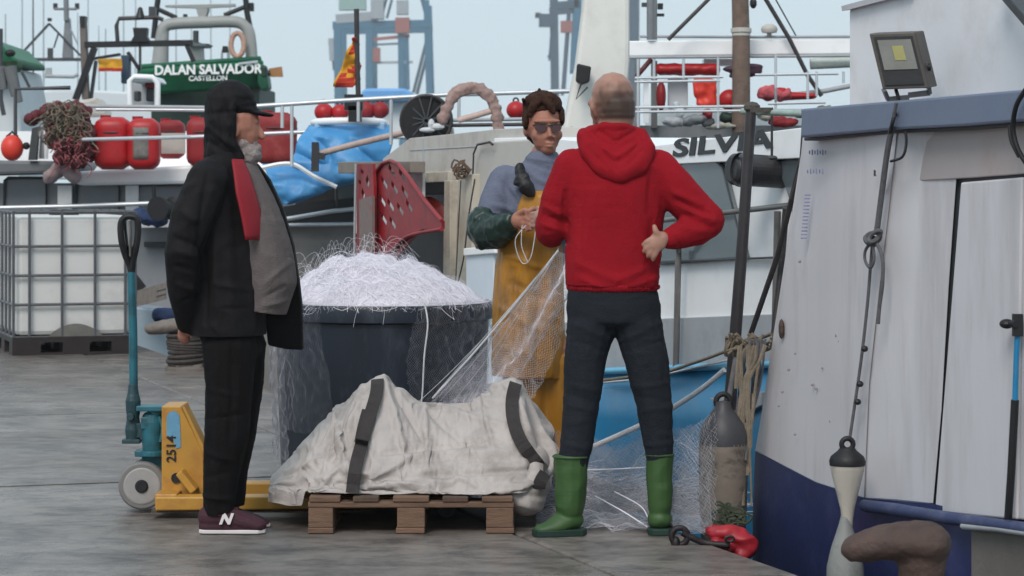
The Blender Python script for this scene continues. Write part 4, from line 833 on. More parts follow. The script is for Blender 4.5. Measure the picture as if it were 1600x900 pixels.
mk('bezel', G().prism([fin(.08, .07, .002), fin(.92, .07, .002), fin(.92, .93, .002), fin(.08, .93, .002)], nrm * .006), BLACKP, fl_)
gls = mk('lamp_glass', G().prism([fin(.14, .13, .009), fin(.86, .13, .009), fin(.86, .66, .009), fin(.14, .66, .009)], nrm * .003), M('lamp_glass', (118, 118, 112), .25, .15, 14, 0, spec=.5), fl_)
mk('led_chip', G().prism([fin(.42, .24, .0125), fin(.66, .24, .0125), fin(.66, .5, .0125), fin(.42, .5, .0125)], nrm * .002), M('yellow_led_chip', (150, 146, 92), .5, .1, 20, 0), gls)
gg = G()
for i in range(6): gg.prism([a_ + fd * (1 + i * .0) for a_ in (fin(.06 + .15 * i, .1, 0), fin(.09 + .15 * i, .1, 0), fin(.09 + .15 * i, .9, 0), fin(.06 + .15 * i, .9, 0))], fd * .35)
mk('cooling_fins', gg, BLACKP, fl_)
mk('bracket', G().bar(fpt(1447, 96, .03), fpt(1457, 145, .06), .012, .03).bar(fpt(1384, 140, .04), fpt(1392, 156, .06), .012, .03).bar(fpt(1391, 157, .05), fpt(1424, 154, .05), .03, .012).bar(fpt(1423, 148, .05), fpt(1457, 144, .06), .02, .012), STEEL, fl_)
mk('tilt_knob', G().lathe(fpt(1447, 104, .03), [(.0, 0), (.014, 0), (.014, .02), (0, .02)], 12, axis=(1, 0, 0)), BLACK, fl_)
mk('cable', G().tube(spl([fpt(1402, 140, .03), fpt(1402, 160, -.03), N_(1396, 185, .27), N_(1390, 215, .28), N_(1386, 250, .30), N_(1378, 300, .32)]), .007, 8), BLACK, fl_, smooth=True)
# mooring line with its knot and the thin white fender
rp = thing('fender_line', 'dark knotted rope hanging down the near hull to the slim white fender', 'rope', N_(1350, 690, .3) * 1)
mk('rope', G().tube(spl([N_(1394, 198, .28), N_(1386, 240, .29), N_(1378, 300, .30), N_(1370, 362, .30)]), .011, 8).tube(spl([N_(1401, 160, .27), N_(1392, 205, .275), N_(1384, 260, .29), N_(1374, 340, .30)]), .007, 6), ROPEG, rp, smooth=True)
mk('rope', G().tube(spl([N_(1364, 372, .30), N_(1360, 420, .30), N_(1355, 480, .30), N_(1346, 560, .30), N_(1336, 630, .30), N_(1328, 684, .29)]), .006, 7), ROPEG, rp, smooth=True)
mk('rope', G().tube(spl([N_(1366, 374, .29), N_(1378, 400, .29), N_(1379, 440, .29), N_(1374, 480, .29), N_(1372, 506, .29)]), .007, 7), ROPEG, rp, smooth=True)
mk('rope', G().tube(spl([N_(1415, 206, .29), N_(1416, 225, .29), N_(1410, 245, .28), N_(1392, 252, .28)]), .005, 7), BLACK, rp, smooth=True)
kn = G()
for (x_, y_, r_, tl) in ((1364, 372, 11, .3), (1361, 376, 9, -.5), (1367, 369, 9, 1.1)):
    kn.tube([N_(x_, y_, .28) + Vector((math.cos(a) * r_ / 430, -.008 * math.sin(2 * a), math.sin(a) * r_ / 600 + math.cos(a) * tl * .012)) for a in [i * math.pi / 8 for i in range(16)]], .008, 6, closed=True)
kn.tube(spl([N_(1360, 380, .28), N_(1352, 392, .28), N_(1352, 408, .28), N_(1360, 418, .28), N_(1366, 405, .28), N_(1364, 384, .28)]), .006, 6)
mk('knot', kn, ROPEG, rp, smooth=True)
for y_ in (545, 600, 628): mk('whipping', G().ell(N_(1351 - (y_ - 545) * .13, y_, .285), (.013, .012, .012), n=8), BLACK, rp)
fe = thing('slim_fender', 'slim dirty white fender with black eye, hanging on the near hull behind the bollard', 'fender', N_(1325, 900, .2) * 1)
fy = .20; s_ = F / N_(1325, 760, fy).y; r_ = lambda v: v / s_
cn = N_(1324, 760, fy)
def fz(y): return (760 - y) / s_
mk('body', G().lathe(cn, [(r_(8), fz(826)), (r_(9), fz(812)), (r_(11), fz(795)), (r_(16), fz(775)), (r_(22), fz(752)), (r_(26), fz(735)), (r_(27.5), fz(725)), (r_(27), fz(716)), (r_(20), fz(712))], 28), M('dirty_fender_vinyl', (180, 174, 164), .5, .1, 8, .1, dirt=(96, 88, 80), dirt_amt=.7, dscale=9, stretch=(1, 1, .4)), fe, smooth=True)
mk('lower_body', G().lathe(cn + Vector((-.008, -.004, 0)), [(r_(7), fz(806)), (r_(10), fz(818)), (r_(15), fz(834)), (r_(22), fz(855)), (r_(29), fz(885)), (r_(30), fz(930)), (r_(20), fz(960)), (r_(4), fz(968))][::-1], 28), M('grey_fender_vinyl', (128, 130, 128), .55, .15, 8, .1, dirt=(80, 78, 74), dirt_amt=.6, dscale=9), fe, smooth=True)
mk('cap', G().lathe(cn, [(r_(27.8), fz(727)), (r_(28.5), fz(720)), (r_(26), fz(713)), (r_(15), fz(704)), (r_(12), fz(700))], 28), BLACK, fe, smooth=True)
mk('eye', G().tube([cn + Vector((r_(9) * math.cos(a), 0, fz(694) + r_(9) * math.sin(a))) for a in [i * math.pi / 8 for i in range(16)]], r_(4.2), 8, closed=True), BLACK, fe, smooth=True)
# loop of black cable at the far right
mk('hanging_cable', G().tube(spl([N_(1604, 138, .27), N_(1588, 165, .26), N_(1583, 200, .27), N_(1590, 232, .28), N_(1604, 256, .30)]), .008, 8).tube(spl([N_(1577, 196, .3), N_(1580, 220, .3), N_(1592, 245, .31)]), .006, 8), BLACK, nb, smooth=True)

# ================================================================== BIG FENDER AND LINES AT THE QUAY EDGE
fe = thing('big_fender', 'fat grimy cylindrical fender with grey top, hanging between the boats by the leaning post', 'fender', P(1128, 800, 9.95) * 1)
c0 = P(1130, 800, 9.98); s_ = F / 9.98
FEN = M('grimy_fender_vinyl', (118, 108, 98), .6, .2, 6, .2, dirt=(26, 25, 25), dirt_amt=.95, dscale=11, stretch=(.6, .6, 1.1))
mk('body', G().lathe(c0, [(.0, -.14), (.06, -.135), (.085, -.10), (.092, 0), (.095, .10), (.096, .2), (.094, .27), (.09, .30)], 32), FEN, fe, smooth=True)
mk('cap', G().lathe(c0, [(.0945, .262), (.094, .30), (.08, .345), (.055, .38), (.035, .405), (.03, .43), (.0, .435)], 28), M('dark_grey_vinyl', (58, 58, 62), .5, .2, 8, .1), fe, smooth=True)
mk('eye', G().tube([c0 + Vector((.028 * math.cos(a), 0, .43 + .03 * math.sin(a))) for a in [i * math.pi / 8 for i in range(16)]], .011, 8, closed=True), BLACK, fe, smooth=True)
rl = thing('rope_tangle', 'tangle of old hemp and grey ropes tied round the leaning post', 'rope', P(1165, 700, 10.2) * 1)
gg = G(); random.seed(21)
for i in range(16):
    x0 = random.uniform(1138, 1200); c_ = [(x0, random.uniform(520, 535)), (x0 + random.uniform(-15, 15), random.uniform(525, 555)), (x0 + random.uniform(-20, 20), random.uniform(530, 560)), (x0 + random.uniform(-20, 20), random.uniform(525, 550))]
    gg.tube(spl([P(min(1205, max(1135, x)), y, 10.15 + random.uniform(-.05, .05)) for x, y in c_]), .006, 6)
mk('coil', gg, ROPE, rl, smooth=True)
gg = G()
for i in range(11):
    x0 = random.uniform(1146, 1200); x1 = random.uniform(1135, 1180); pts = [(x0 + (x1 - x0) * t_ + random.uniform(-6, 6), 540 + (random.choice((640, 700, 790, 810)) - 540) * t_) for t_ in (0, .25, .5, .75, 1)]
    gg.tube(spl([P(x, y, 10.02 - (y - 540) * .0004) for x, y in pts]), random.choice((.004, .006, .008)), 6)
mk('hanging_ends', gg, ROPE, rl, smooth=True)
gg = G()
for i in range(5): gg.tube(spl([P(1196 - i * 6, 530, 10.1), P(1188 - i * 5, 600 + i * 10, 10.05), P(1172 - i * 4, 660, 10.0), P(1165 - i * 6, 720 + i * 18, 9.92)]), .005 + .0015 * (i % 3), 6)
gg.tube(spl([P(1150, 560, 10.1), P(1143, 600, 10.05), P(1136, 640, 10)]), .012, 8); gg.tube(spl([P(1164, 545, 10.1), P(1158, 600, 10.05), P(1150, 655, 10)]), .009, 8)
mk('lashing', gg, ROPEG, rl, smooth=True)
gg = G()
for i in range(9):
    c_ = P(random.uniform(1120, 1165), random.uniform(790, 825), 9.85); gg.tube([c_ + Vector((.035 * math.cos(a + i), -.01, .018 * math.sin(a) + .006 * math.cos(3 * a))) for a in [k_ * math.pi / 6 for k_ in range(12)]], .0045, 5, closed=True)
mk('frayed_coil', gg, M('green_brown_rope', (62, 72, 56), .9, .3, 40, .5), rl, smooth=True)
# white mooring line of the blue boat, running down behind the boots
tag(mk('mooring_line', G().tube(spl([P(1132, 578, 10.6), P(1090, 612, 10.7), P(1020, 655, 10.85), P(940, 692, 10.95), P(905, 706, 11.0)]), .012, 8), ROPEW, None, smooth=True), 'taut white mooring line running down in front of the blue hull', 'rope')
# crumpled red float and iron hook
rf = thing('red_float', 'deflated red float lying at the quay edge below the fat fender', 'float', P(1145, 865, 9.6) * 1)
k = Body(9.66); k.chain([(1112, 832, 0, 12, 14, 9), (1135, 830, 0, 15, 16, 10), (1155, 838, 0, 18, 18, 13), (1166, 852, 0, 18, 18, 16), (1160, 864, 0, 16, 18, 10)]).chain([(1118, 846, -.02, 8, 10, 6), (1140, 854, -.02, 10, 12, 7)])
organic('float_skin', k.g, M('crumpled_red_vinyl', (156, 32, 44), .45, .2, 10, .1), rf, .006, 2, fold(.010, 14))
mk('float_eye', G().tube([P(1140, 842, 9.58) + Vector((.016 * math.cos(a), 0, .01 * math.sin(a))) for a in [i * math.pi / 6 for i in range(12)]], .006, 6, closed=True), BLACK, rf)
hk = mk('iron_hook', G().tube([P(1062, 838, 9.62) + Vector((.030 * math.cos(a), .0, .032 * math.sin(a))) for a in [i * math.pi / 10 for i in range(20)]], .012, 10, closed=True).tube(spl([P(1066, 832, 9.62), P(1085, 842, 9.62), P(1105, 849, 9.62), P(1140, 852, 9.6)]), [.013] * 18 + [.012], 10).ell(P(1056, 850, 9.62), (.018, .02, .03)), M('dark_iron', (42, 36, 38), .5, .3, 14, .3, metal=.4), None, smooth=True)
tag(hk, 'dark iron ring hook lying on the quay beside the right green boot', 'hook')

# ================================================================== BOLLARDS
def bollard(c, sc, yaw, label, mat, grp='mooring bollards on the quay edge', L=.31, x0=.10):
    th_ = thing('bollard', label, 'bollard', c, grp)
    q = Matrix.Rotation(yaw, 3, 'Z'); W = lambda x, y, z: Vector(c) + q @ Vector((x, y, z)) * sc
    g = G()
    for i in range(14):
        z = .02 + .27 * i / 13; r = .085 - .02 * math.sin(math.pi * i / 13); g.ell(W(.05, 0, z), (r * sc, r * sc, .03 * sc), n=16)
    for i in range(18):
        t_ = i / 17; x = x0 - L * t_; r = .072 * (1 - .35 * t_) * (1 if t_ < .9 else .9); g.ell(W(x, 0, .285 - .02 * t_ + .012 * math.sin(3 * t_)), (r * sc * 1.1, r * sc * 1.35, r * sc * .85), n=16)
    organic('head', g, mat, th_, .009 * sc, 4, fold(.004, 20))
    b_ = G().lathe(W(.05, 0, 0), [(.0, .0), (.17 * sc, .0), (.17 * sc, .02 * sc), (.12 * sc, .035 * sc), (.10 * sc, .05 * sc), (0, .05 * sc)], 28); mk('base_plate', b_, mat, th_)
    for i in range(6): a = i * math.pi / 3; mk('bolt', G().lathe(W(.05 + .145 * math.cos(a), .145 * math.sin(a), .018), [(.012 * sc, 0), (.012 * sc, .018 * sc), (0, .018 * sc)], 6), mat, th_)
    return th_
bollard(Vector(((1412 - 800) / F * 7.55, 7.55, 0)), 1.05, 0, 'rusty brown hooked bollard at the bottom right before the navy hull', RUST, L=.185, x0=.055)
fb = bollard(Vector(((287 - 800) / F * 18.6 , 18.6, 0)), 1.12, 0, 'far bollard wound with mooring ropes behind the black coat man', M('pale_worn_iron', (108, 100, 94), .7, .2, 12, .3))
gg = G()
for i in range(9):
    c_ = Vector(((292 - 800) / F * 18.6, 18.6, .05 + .026 * i)); rr = .125 + .02 * random.random(); gg.tube([c_ + Vector((rr * math.cos(a), rr * math.sin(a), .01 * math.sin(a + i))) for a in [k_ * math.pi / 8 for k_ in range(16)]], .016, 6, closed=True)
gg.tube(spl([c_ + Vector((.1, .1, -.02)), c_ + Vector((.25, .3, .0)), c_ + Vector((.7, .9, .2))]), .016, 6)
for (dx, dy, r1) in ((.22, -.05, .1), (.2, -.05, .07), (.26, .02, .09)): gg.tube([Vector((c_.x + dx + r1 * math.cos(a), c_.y + dy + r1 * math.sin(a), .02 + .02 * r1 * 10)) for a in [k_ * math.pi / 8 for k_ in range(16)]], .015, 6, closed=True)
mk_r = mk('mooring_rope', gg, M('dark_mooring_rope', (66, 60, 58), .9, .3, 30, .4), None, smooth=True)
tag(mk_r, 'dark mooring rope wound round the far bollard', 'rope')
# ================================================================== helpers for the moored boats
def fp(name, pts, Y, th, mat, parent=None, bevel=0, sub=None, label=None):
    g = G(); g.prism([P(x, y, Y) for x, y in pts], (0, th, 0)); return mk(name, g, mat, parent, bevel=bevel, label=label)
def rect(x0, y0, x1, y1): return [(x0, y0), (x1, y0), (x1, y1), (x0, y1)]
def line(name, pts, Y, r, mat, parent, n=8, smooth=True):
    return mk(name, G().tube([P(a[0], a[1], a[2] if len(a) > 2 else Y) for a in pts], r, n), mat, parent, smooth=smooth)
def sheet(name, rows, mat, parent, amp=.03, sc=6, th=.006, n=(30, 36), bulge=0):
    """creased cloth between a left and a right edge; rows (y, x0, x1, Y)"""
    def f(v, u):
        a = v * (len(rows) - 1); i = min(int(a), len(rows) - 2); t_ = a - i; r = [rows[i][k_] * (1 - t_) + rows[i + 1][k_] * t_ for k_ in range(4)]
        p_ = P(r[1] + (r[2] - r[1]) * u, r[0], r[3])
        n_ = amp * (1 - 3 * abs(noise.noise(Vector((p_.x * sc * .7 + p_.z * sc * .5, 2, p_.z * sc))))) + amp * .4 * noise.noise(Vector((p_.x * sc * 3, 5, p_.z * sc * 3)))
        return p_ + Vector((n_ * .3, n_ - bulge * math.sin(math.pi * u), n_ * .25))
    return mk(name, G().grid(f, n[0], n[1]), mat, parent, smooth=True, solid=th)
def hullbox(name, px0, px1, ytop, Y, depth, mat, parent, bow=0, zb=-1.6):
    a = P(px0, ytop[0], Y); b_ = P(px1, ytop[1], Y); g = G(); n = 16; vs = []
    for i in range(n + 1):
        t_ = i / n; x = a.x + (b_.x - a.x) * t_; z = a.z + (b_.z - a.z) * t_ + .04 * (2 * t_ - 1) ** 2
        vs += [(x, Y, z), (x, Y + .12, zb), (x, Y + depth - .12, zb), (x, Y + depth, z)]
    fs = [(i * 4 + k_, (i + 1) * 4 + k_, (i + 1) * 4 + (k_ + 1) % 4, i * 4 + (k_ + 1) % 4) for i in range(n) for k_ in range(4)] + [(0, 1, 2, 3), (n * 4 + 3, n * 4 + 2, n * 4 + 1, n * 4)]
    g.add(vs, fs); return mk(name, g, mat, parent, bevel=.02)

# ================================================================== BLUE AND WHITE BOAT alongside
GS = .95
S = lambda x, y, d=0: Q(x, y, GS + d)
sb = thing('fishing_boat', 'white fishing boat with bright blue hull and black name on its cabin side', 'boat', S(1000, 800) * 1)
def sp(name, pts, mat, d=0, th=.08, parent=None, bevel=.004):
    g = G(); g.prism([S(x, y, d) for x, y in pts], EN * th); return mk(name, g, mat, parent or sb, bevel=bevel)
sp('cabin_side', [(772, 216), (850, 214), (1000, 232), (1275, 200), (1275, 500), (772, 508)], WHITE2, .02, 1.2)
nbnd = sp('name_band', [(860, 216), (1000, 229), (1020, 228), (1272, 197), (1272, 246), (1020, 258), (860, 262)], WHITE2, -.04, .06)
sp('window', [(1010, 262), (1108, 251), (1120, 254), (1128, 262), (1163, 402), (1020, 412)], GLASS, -.012, .03)
sp('window', [(1212, 252), (1272, 246), (1272, 398), (1240, 396), (1236, 320)], GLASS, -.012, .03)
mk('window_seal', G().tube([S(x, y, -.014) for x, y in ((1010, 261), (1108, 250), (1121, 253), (1129, 262), (1165, 403), (1020, 413))], .006, 6, closed=True), DGREY, sb)
sp('trim_strip', [(1020, 408), (1275, 398), (1275, 401), (1020, 412)], DGREY, -.02, .03)
sp('lower_cabin_side', [(772, 508), (1275, 488), (1275, 566), (772, 588)], LGREY, .0, 1.2)
text('boat_name', 'SILVIA', .115, S(1124, 226, -.044), S(1205, 214) - S(1040, 231), (0, 0, 1), BLACKP, sb, .0015, .004, .1, 3.75)
# blue hull with sheer and bow at the right
def hullf(u, v):
    px = 760 + 560 * u; top = 588 - 24 * u; d = .02 + .10 * v - (.0 if u < .8 else (u - .8) * 0)
    p0 = S(px, top, -.03); return Vector((p0.x, p0.y, p0.z * (1 - v) - 1.6 * v)) + EN * d
mk('blue_hull', G().grid(hullf, 20, 8), TEALB, sb, smooth=True, solid=.06)
mk('deck_edge', G().tube([S(760 + 28 * i, 588 - 1.2 * i, -.05) for i in range(20)], .018, 8), M('sky_blue_trim', (96, 170, 204), .4, .1, 5, .05), sb, smooth=True)
mk('hull_stripe', G().prism([S(760, 612, -.036), S(1300, 588, -.036), S(1300, 592, -.036), S(760, 616, -.036)], EN * .01), M('sky_blue_trim', (96, 170, 204)), sb)
mk('hawse_plate', G().prism([S(x, y, -.06) for x, y in ((1108, 622), (1190, 612), (1188, 634), (1150, 655), (1135, 648))], EN * .03), LGREY, sb, bevel=.004)
mk('deck', G().prism([S(760, 590, 0), S(1300, 566, 0), S(1300, 566, 2.2), S(760, 590, 2.2)], (0, 0, -.03)), LGREY, sb)
for x0, y0, x1, y1 in ((1060, 392, 1056, 574), (1215, 330, 1210, 560)): mk('rail_post', G().tube([S(x0, y0, -.05), S(x1, y1, -.05)], .016, 10), STEEL, sb, smooth=True)
mk('top_rail', G().tube([S(1000, 349, -.12), S(1100, 336, -.12), S(1240, 320, -.12)], .013, 10), STEEL, sb, smooth=True)
mk('rail_post', G().tube([S(1060, 342, -.12), S(1060, 392, -.06)], .014, 8), STEEL, sb)
mk('rail_rope', G().tube([S(930, 596, -.1), S(1040, 582, -.1), S(1110, 558, -.1), S(1205, 522, -.1)], .008, 8), ROPE, sb, smooth=True)
mk('stern_line', G().tube([S(940, 598, -.06), S(1010, 592, -.07), S(1150, 560, -.08)], .006, 6), ROPEW, sb, smooth=True)
ex = mk('exhaust_drum', G().lathe(S(1142, 264, -.25), [(.0, 0), (.055, 0), (.069, .012), (.071, .04), (.071, .34), (.06, .36), (0, .36)], 28, axis=(P(1250, 271, 11.45) - P(1142, 264, 11.3))), M('black_drum', (40, 40, 44), .4, .2, 6, .1, dirt=(90, 88, 88), dirt_amt=.4), sb, smooth=False, bevel=.004)
mk('drum_band', G().lathe(S(1154, 265, -.25), [(.073, 0), (.075, .006), (.075, .014), (.073, .02)], 28, axis=(P(1250, 271, 11.45) - P(1142, 264, 11.3)), cap=False), DSTEEL, sb)
mk('white_hose', G().tube([S(1206, 178, -.2), S(1206, 245, -.2)], .006, 6).ell(S(1208, 247, -.2), (.02, .02, .012), n=8), DSTEEL, sb)
# aft part: cream bulwark, hauling bay and posts
BAY = OFFW
sp('aft_bulwark', [(598, 248), (640, 216), (700, 210), (772, 202), (850, 198), (850, 440), (770, 440), (700, 440), (700, 284), (598, 284)], BAY, .05, .5)
sp('aft_wall', [(742, 232), (752, 222), (850, 216), (850, 600), (742, 600)], OFFW, .0, .05, bevel=.01)
sp('panel_seam', [(640, 234), (742, 228), (742, 230), (640, 236)], LGREY, .045, .01)
sp('panel_seam', [(660, 216), (662, 216), (662, 284), (660, 284)], LGREY, .045, .01)
sp('white_locker', [(728, 396), (771, 392), (771, 600), (728, 600)], M('pale_blue_white', (206, 216, 226), .4, .05, 4, .05), -.12, .12, bevel=.008)
sp('locker_lid', [(724, 388), (773, 384), (773, 396), (724, 400)], WHITE2, -.14, .15, bevel=.006)
sp('bay_back', [(555, 284), (705, 284), (705, 470), (555, 470)], BLACKP, .35, .05)  # black panel, the darkness of the open bay put into its colour
sp('bay_beam', [(640, 284), (700, 282), (700, 303), (640, 305)], BLACKP, .1, .1)
sp('bay_sill', [(640, 270), (700, 268), (700, 284), (640, 286)], CREAM, .02, .12)
sp('pillar', [(694, 282), (703, 282), (703, 600), (690, 600)], CREAM, -.02, .06); sp('pillar', [(716, 272), (738, 272), (734, 600), (706, 600)], CREAM, -.05, .1)
mk('tied_cord', G().tube(spl([S(742, 280, -.09), S(732, 340, -.09), S(725, 400, -.09), S(716, 440, -.09)]), .005, 6).tube(spl([S(720, 282, -.09), S(716, 360, -.09), S(712, 440, -.09)]), .004, 6), DSTEEL, sb, smooth=True)
g = G(); random.seed(31)
for i in range(8):
    c_ = S(724 + random.uniform(-10, 10), 265 + random.uniform(-8, 8), -.1); g.tube([c_ + Vector((.035 * math.cos(a), .01, .03 * math.sin(a + i) + .01 * math.cos(3 * a))) for a in [k_ * math.pi / 6 for k_ in range(12)]], .006, 5, closed=True)
mk('cord_knot', g, M('brown_cord', (98, 80, 66), .9, .3, 30, .4), sb)
mk('cleat', G().tube([S(648, 274, -.02), S(656, 266, -.04), S(662, 258, -.03)], .012, 8), BLACK, sb); mk('handle', G().tube([S(746, 226, -.03), S(765, 222, -.04), S(770, 226, -.03)], .008, 6), DSTEEL, sb)
mk('grab_rail', G().tube([S(738, 300, -.03), S(740, 240, -.04), S(745, 228, -.04)], .006, 6), DSTEEL, sb)
sp('aft_lower_wall', [(596, 470), (700, 470), (700, 600), (596, 600)], LGREY, .1, .3)
# red slotted hauling guards
def slotted(name, quad, slots, d, mat, parent):
    """plate with real slots cut through it"""
    g = G(); g.prism([S(x, y, d) for x, y in quad], EN * .02); sg = G()
    for (x, y, x1, y1) in slots: sg.bar(S(x, y, d + .01), S(x1, y1, d + .01), .02, .16)
    obs = []
    for gg_ in (g, sg):
        me = bpy.data.meshes.new('tmp'); me.from_pydata(gg_.v, [], gg_.f); bm = bmesh.new(); bm.from_mesh(me); bmesh.ops.recalc_face_normals(bm, faces=bm.faces); bm.to_mesh(me); bm.free()
        ob = bpy.data.objects.new('tmp', me); C.objects.link(ob); obs.append(ob)
    md = obs[0].modifiers.new('b', 'BOOLEAN'); md.operation = 'DIFFERENCE'; md.object = obs[1]; md.solver = 'EXACT'; md.use_self = True
    m_ = bpy.data.meshes.new_from_object(obs[0].evaluated_get(bpy.context.evaluated_depsgraph_get()))
    for ob in obs: bpy.data.objects.remove(ob)
    m_.materials.clear(); return mk(name, m_, mat, parent)
sp('slot_backing', [(556, 262), (660, 262), (660, 365), (556, 365)], WHITE2, -.08, .02)  # pale panel added behind the guide so its slots read light
hg = thing('net_guide', 'big red slotted metal net guide beside the heaped tub', 'net guide', S(620, 400, -.3) * 1)
for nm, quad, dd in (('guide_plate', [(585, 300), (588, 268), (597, 255), (610, 251), (622, 256), (640, 280), (662, 312), (690, 345), (690, 358), (660, 358), (632, 372), (612, 395), (585, 395)], -.30),):
    slots = []
    for (x, y) in ((614, 270), (630, 277), (602, 288), (618, 296), (634, 303), (646, 290), (599, 316), (612, 323), (627, 330), (641, 325), (601, 344), (615, 351)):
        slots.append((x - 4.5, y - 8, x + 5, y + 8))
    slotted(nm, quad, slots, dd, PRED, hg)
slotted('side_plate', [(557, 256), (582, 256), (584, 290), (584, 410), (557, 410)], [(574, 280, 577, 294), (567, 300, 571, 312), (562, 284, 566, 288), (566, 268, 570, 272)], -.34, PRED, hg)
mk('grey_edge', G().prism([S(x, y, -.36) for x, y in ((561, 312), (581, 306), (581, 405), (561, 408))], EN * .02), M('worn_grey_plate', (120, 108, 104), .6, .2, 14, .2, dirt=(120, 30, 34), dirt_amt=.6, dscale=14), hg)
mk('white_upright', G().tube([S(556, 256, -.36), S(553, 440, -.36)], .008, 8), LGREY, hg)
mk('cross_beam', G().prism([S(x, y, -.2) for x, y in ((528, 253), (641, 252), (641, 270), (528, 271))], EN * .1), M('weathered_beam', (128, 120, 112), .7, .15, 9, .2), hg, bevel=.005)
mk('guide_rim', G().tube([S(x, y, -.31) for x, y in ((588, 268), (597, 255), (610, 251), (622, 256), (640, 280), (662, 312), (690, 345))], .012, 8), PRED, hg, smooth=True)
mk('guide_rim', G().tube(spl([S(x, y, -.31) for x, y in ((604, 402), (618, 385), (640, 368), (690, 358))]), .012, 8), PRED, hg, smooth=True)
mk('lower_lip', G().prism([S(x, y, -.29) for x, y in ((585, 394), (612, 394), (632, 372), (660, 358), (640, 376), (618, 404), (600, 425), (585, 425))], EN * .02), PRED, hg)
fl2 = mk('float', G().ell(S(664, 330, .12), (.13, .12, .10), n=20), ORED, None, smooth=True); tag(fl2, 'single coral red float inside the dark hauling bay behind the tub', 'float')
# ---- tarpaulins and gunwale of the boat behind the bag
tb = thing('fishing_boat', 'low grey and black fishing boat with covered deck gear behind the black coat man', 'boat', P(480, 600, 20.5) * 1)
YT = 20.2
hullbox('hull', 396, 600, (345, 340), YT + .3, 2.4, LGREY, tb)
fp('side_wall', [(400, 352), (600, 350), (600, 620), (400, 640)], YT + .1, .15, M('grubby_grey_wall', (118, 116, 114), .6, .12, 3, .1, dirt=(80, 76, 72), dirt_amt=.5), tb)
fp('dark_gunwale', [(400, 330), (470, 318), (560, 308), (600, 305), (600, 345), (400, 350)], YT, .2, BLACKP, tb)
line('gunwale_pipe', [(400, 347), (455, 341), (520, 330), (560, 326)], YT - .1, .018, ALU, tb); line('gunwale_pipe', [(420, 352), (560, 350)], YT - .1, .016, ALU, tb)
fp('grey_locker', rect(523, 268, 560, 318), YT + .1, .4, M('green_grey_paint', (96, 104, 102), .6, .15, 6, .1), tb, .01); fp('recess_shade', [(470, 290), (528, 268), (528, 320), (460, 325)], YT + .5, .1, BLACKP, tb)  # last plate is flat black, standing in for shade behind the gear
line('locker_edge', [(526, 262), (526, 322)], YT, .012, DSTEEL, tb)
tp = thing('blue_tarpaulin', 'blue tarpaulin draped over a white edged bin on the grey boat', 'tarpaulin', P(540, 290, YT) * 1)
sheet('tarp_cloth', [(198, 480, 606, YT - .3), (215, 468, 612, YT - .45), (235, 460, 608, YT - .5), (255, 452, 602, YT - .52), (275, 480, 590, YT - .5), (292, 505, 528, YT - .45)], TARP, tp, .05, 4, .01, (36, 44), .08)
mk('white_rim', G().tube([P(490 + 110 * (.5 + .5 * math.cos(a)), 192 - 3 * math.sin(a), YT - .2 - .25 * math.sin(a)) for a in [k_ * math.pi / 12 for k_ in range(24)]], .028, 8, closed=True), WHITE2, tp, smooth=True)
mk('bin_body', G().prism([P(x, y, YT - .35) for x, y in ((490, 190), (602, 190), (598, 262), (500, 262))], (0, .7, 0)), M('pale_blue_bin', (150, 186, 214), .5, .08, 4, .05), tp, bevel=.02)
tp2 = thing('blue_tarpaulin', 'blue tarpaulin with white edge, lower one spread right of the bearded man', 'tarpaulin', P(470, 318, YT - .4) * 1)
sheet('tarp_cloth', [(258, 408, 462, YT - .4), (268, 414, 486, YT - .5), (280, 418, 512, YT - .55), (292, 424, 524, YT - .6), (304, 432, 500, YT - .6), (320, 442, 452, YT - .55)], TARP, tp2, .03, 5, .01, (24, 34), .05)
mk('white_edge', G().tube(spl([P(x, y, YT - .66) for x, y in ((410, 262), (440, 256), (462, 258), (490, 275), (526, 292))]), .018, 6), WHITE2, tp2, smooth=True)
bo = thing('boom', 'pinkish wooden boom resting slanted over the blue tarpaulin', 'boom', P(560, 240, YT - .8) * 1)
line('pole', [(492, 242), (560, 224), (632, 207), (690, 196)], YT - .85, .024, M('pinkish_wood', (186, 164, 156), .7, .12, 8, .2, stretch=(4, 1, 1)), bo)
fp('bracket', [(487, 222), (497, 222), (498, 238), (508, 240), (506, 250), (497, 248), (497, 268), (486, 268)], YT - .9, .1, DSTEEL, bo)

# ---- rails running across the middle
ra = thing('guard_rail', 'long thin white guard rail running across the middle boats', 'rail', P(620, 230, 19) * 1)
line('top_rail', [(400, 166, 19), (520, 158, 19), (700, 148, 19), (900, 142, 19)], 19, .017, ALU, ra)
line('mid_rail', [(130, 218, 22), (300, 214, 20), (480, 206, 20), (500, 207, 20)], 19, .015, ALU, ra); line('mid_rail', [(700, 188, 19), (830, 186, 19)], 19, .014, LGREY, ra); line('mid_rail', [(700, 196, 19), (840, 194, 19)], 19, .014, DSTEEL, ra)
for x, y0, y1 in ((441, 164, 200), (456, 163, 260), (611, 155, 226), (717, 148, 190), (560, 156, 190)): line('stanchion', [(x, y0, 19), (x, y1, 19)], 19, .013, ALU, ra)
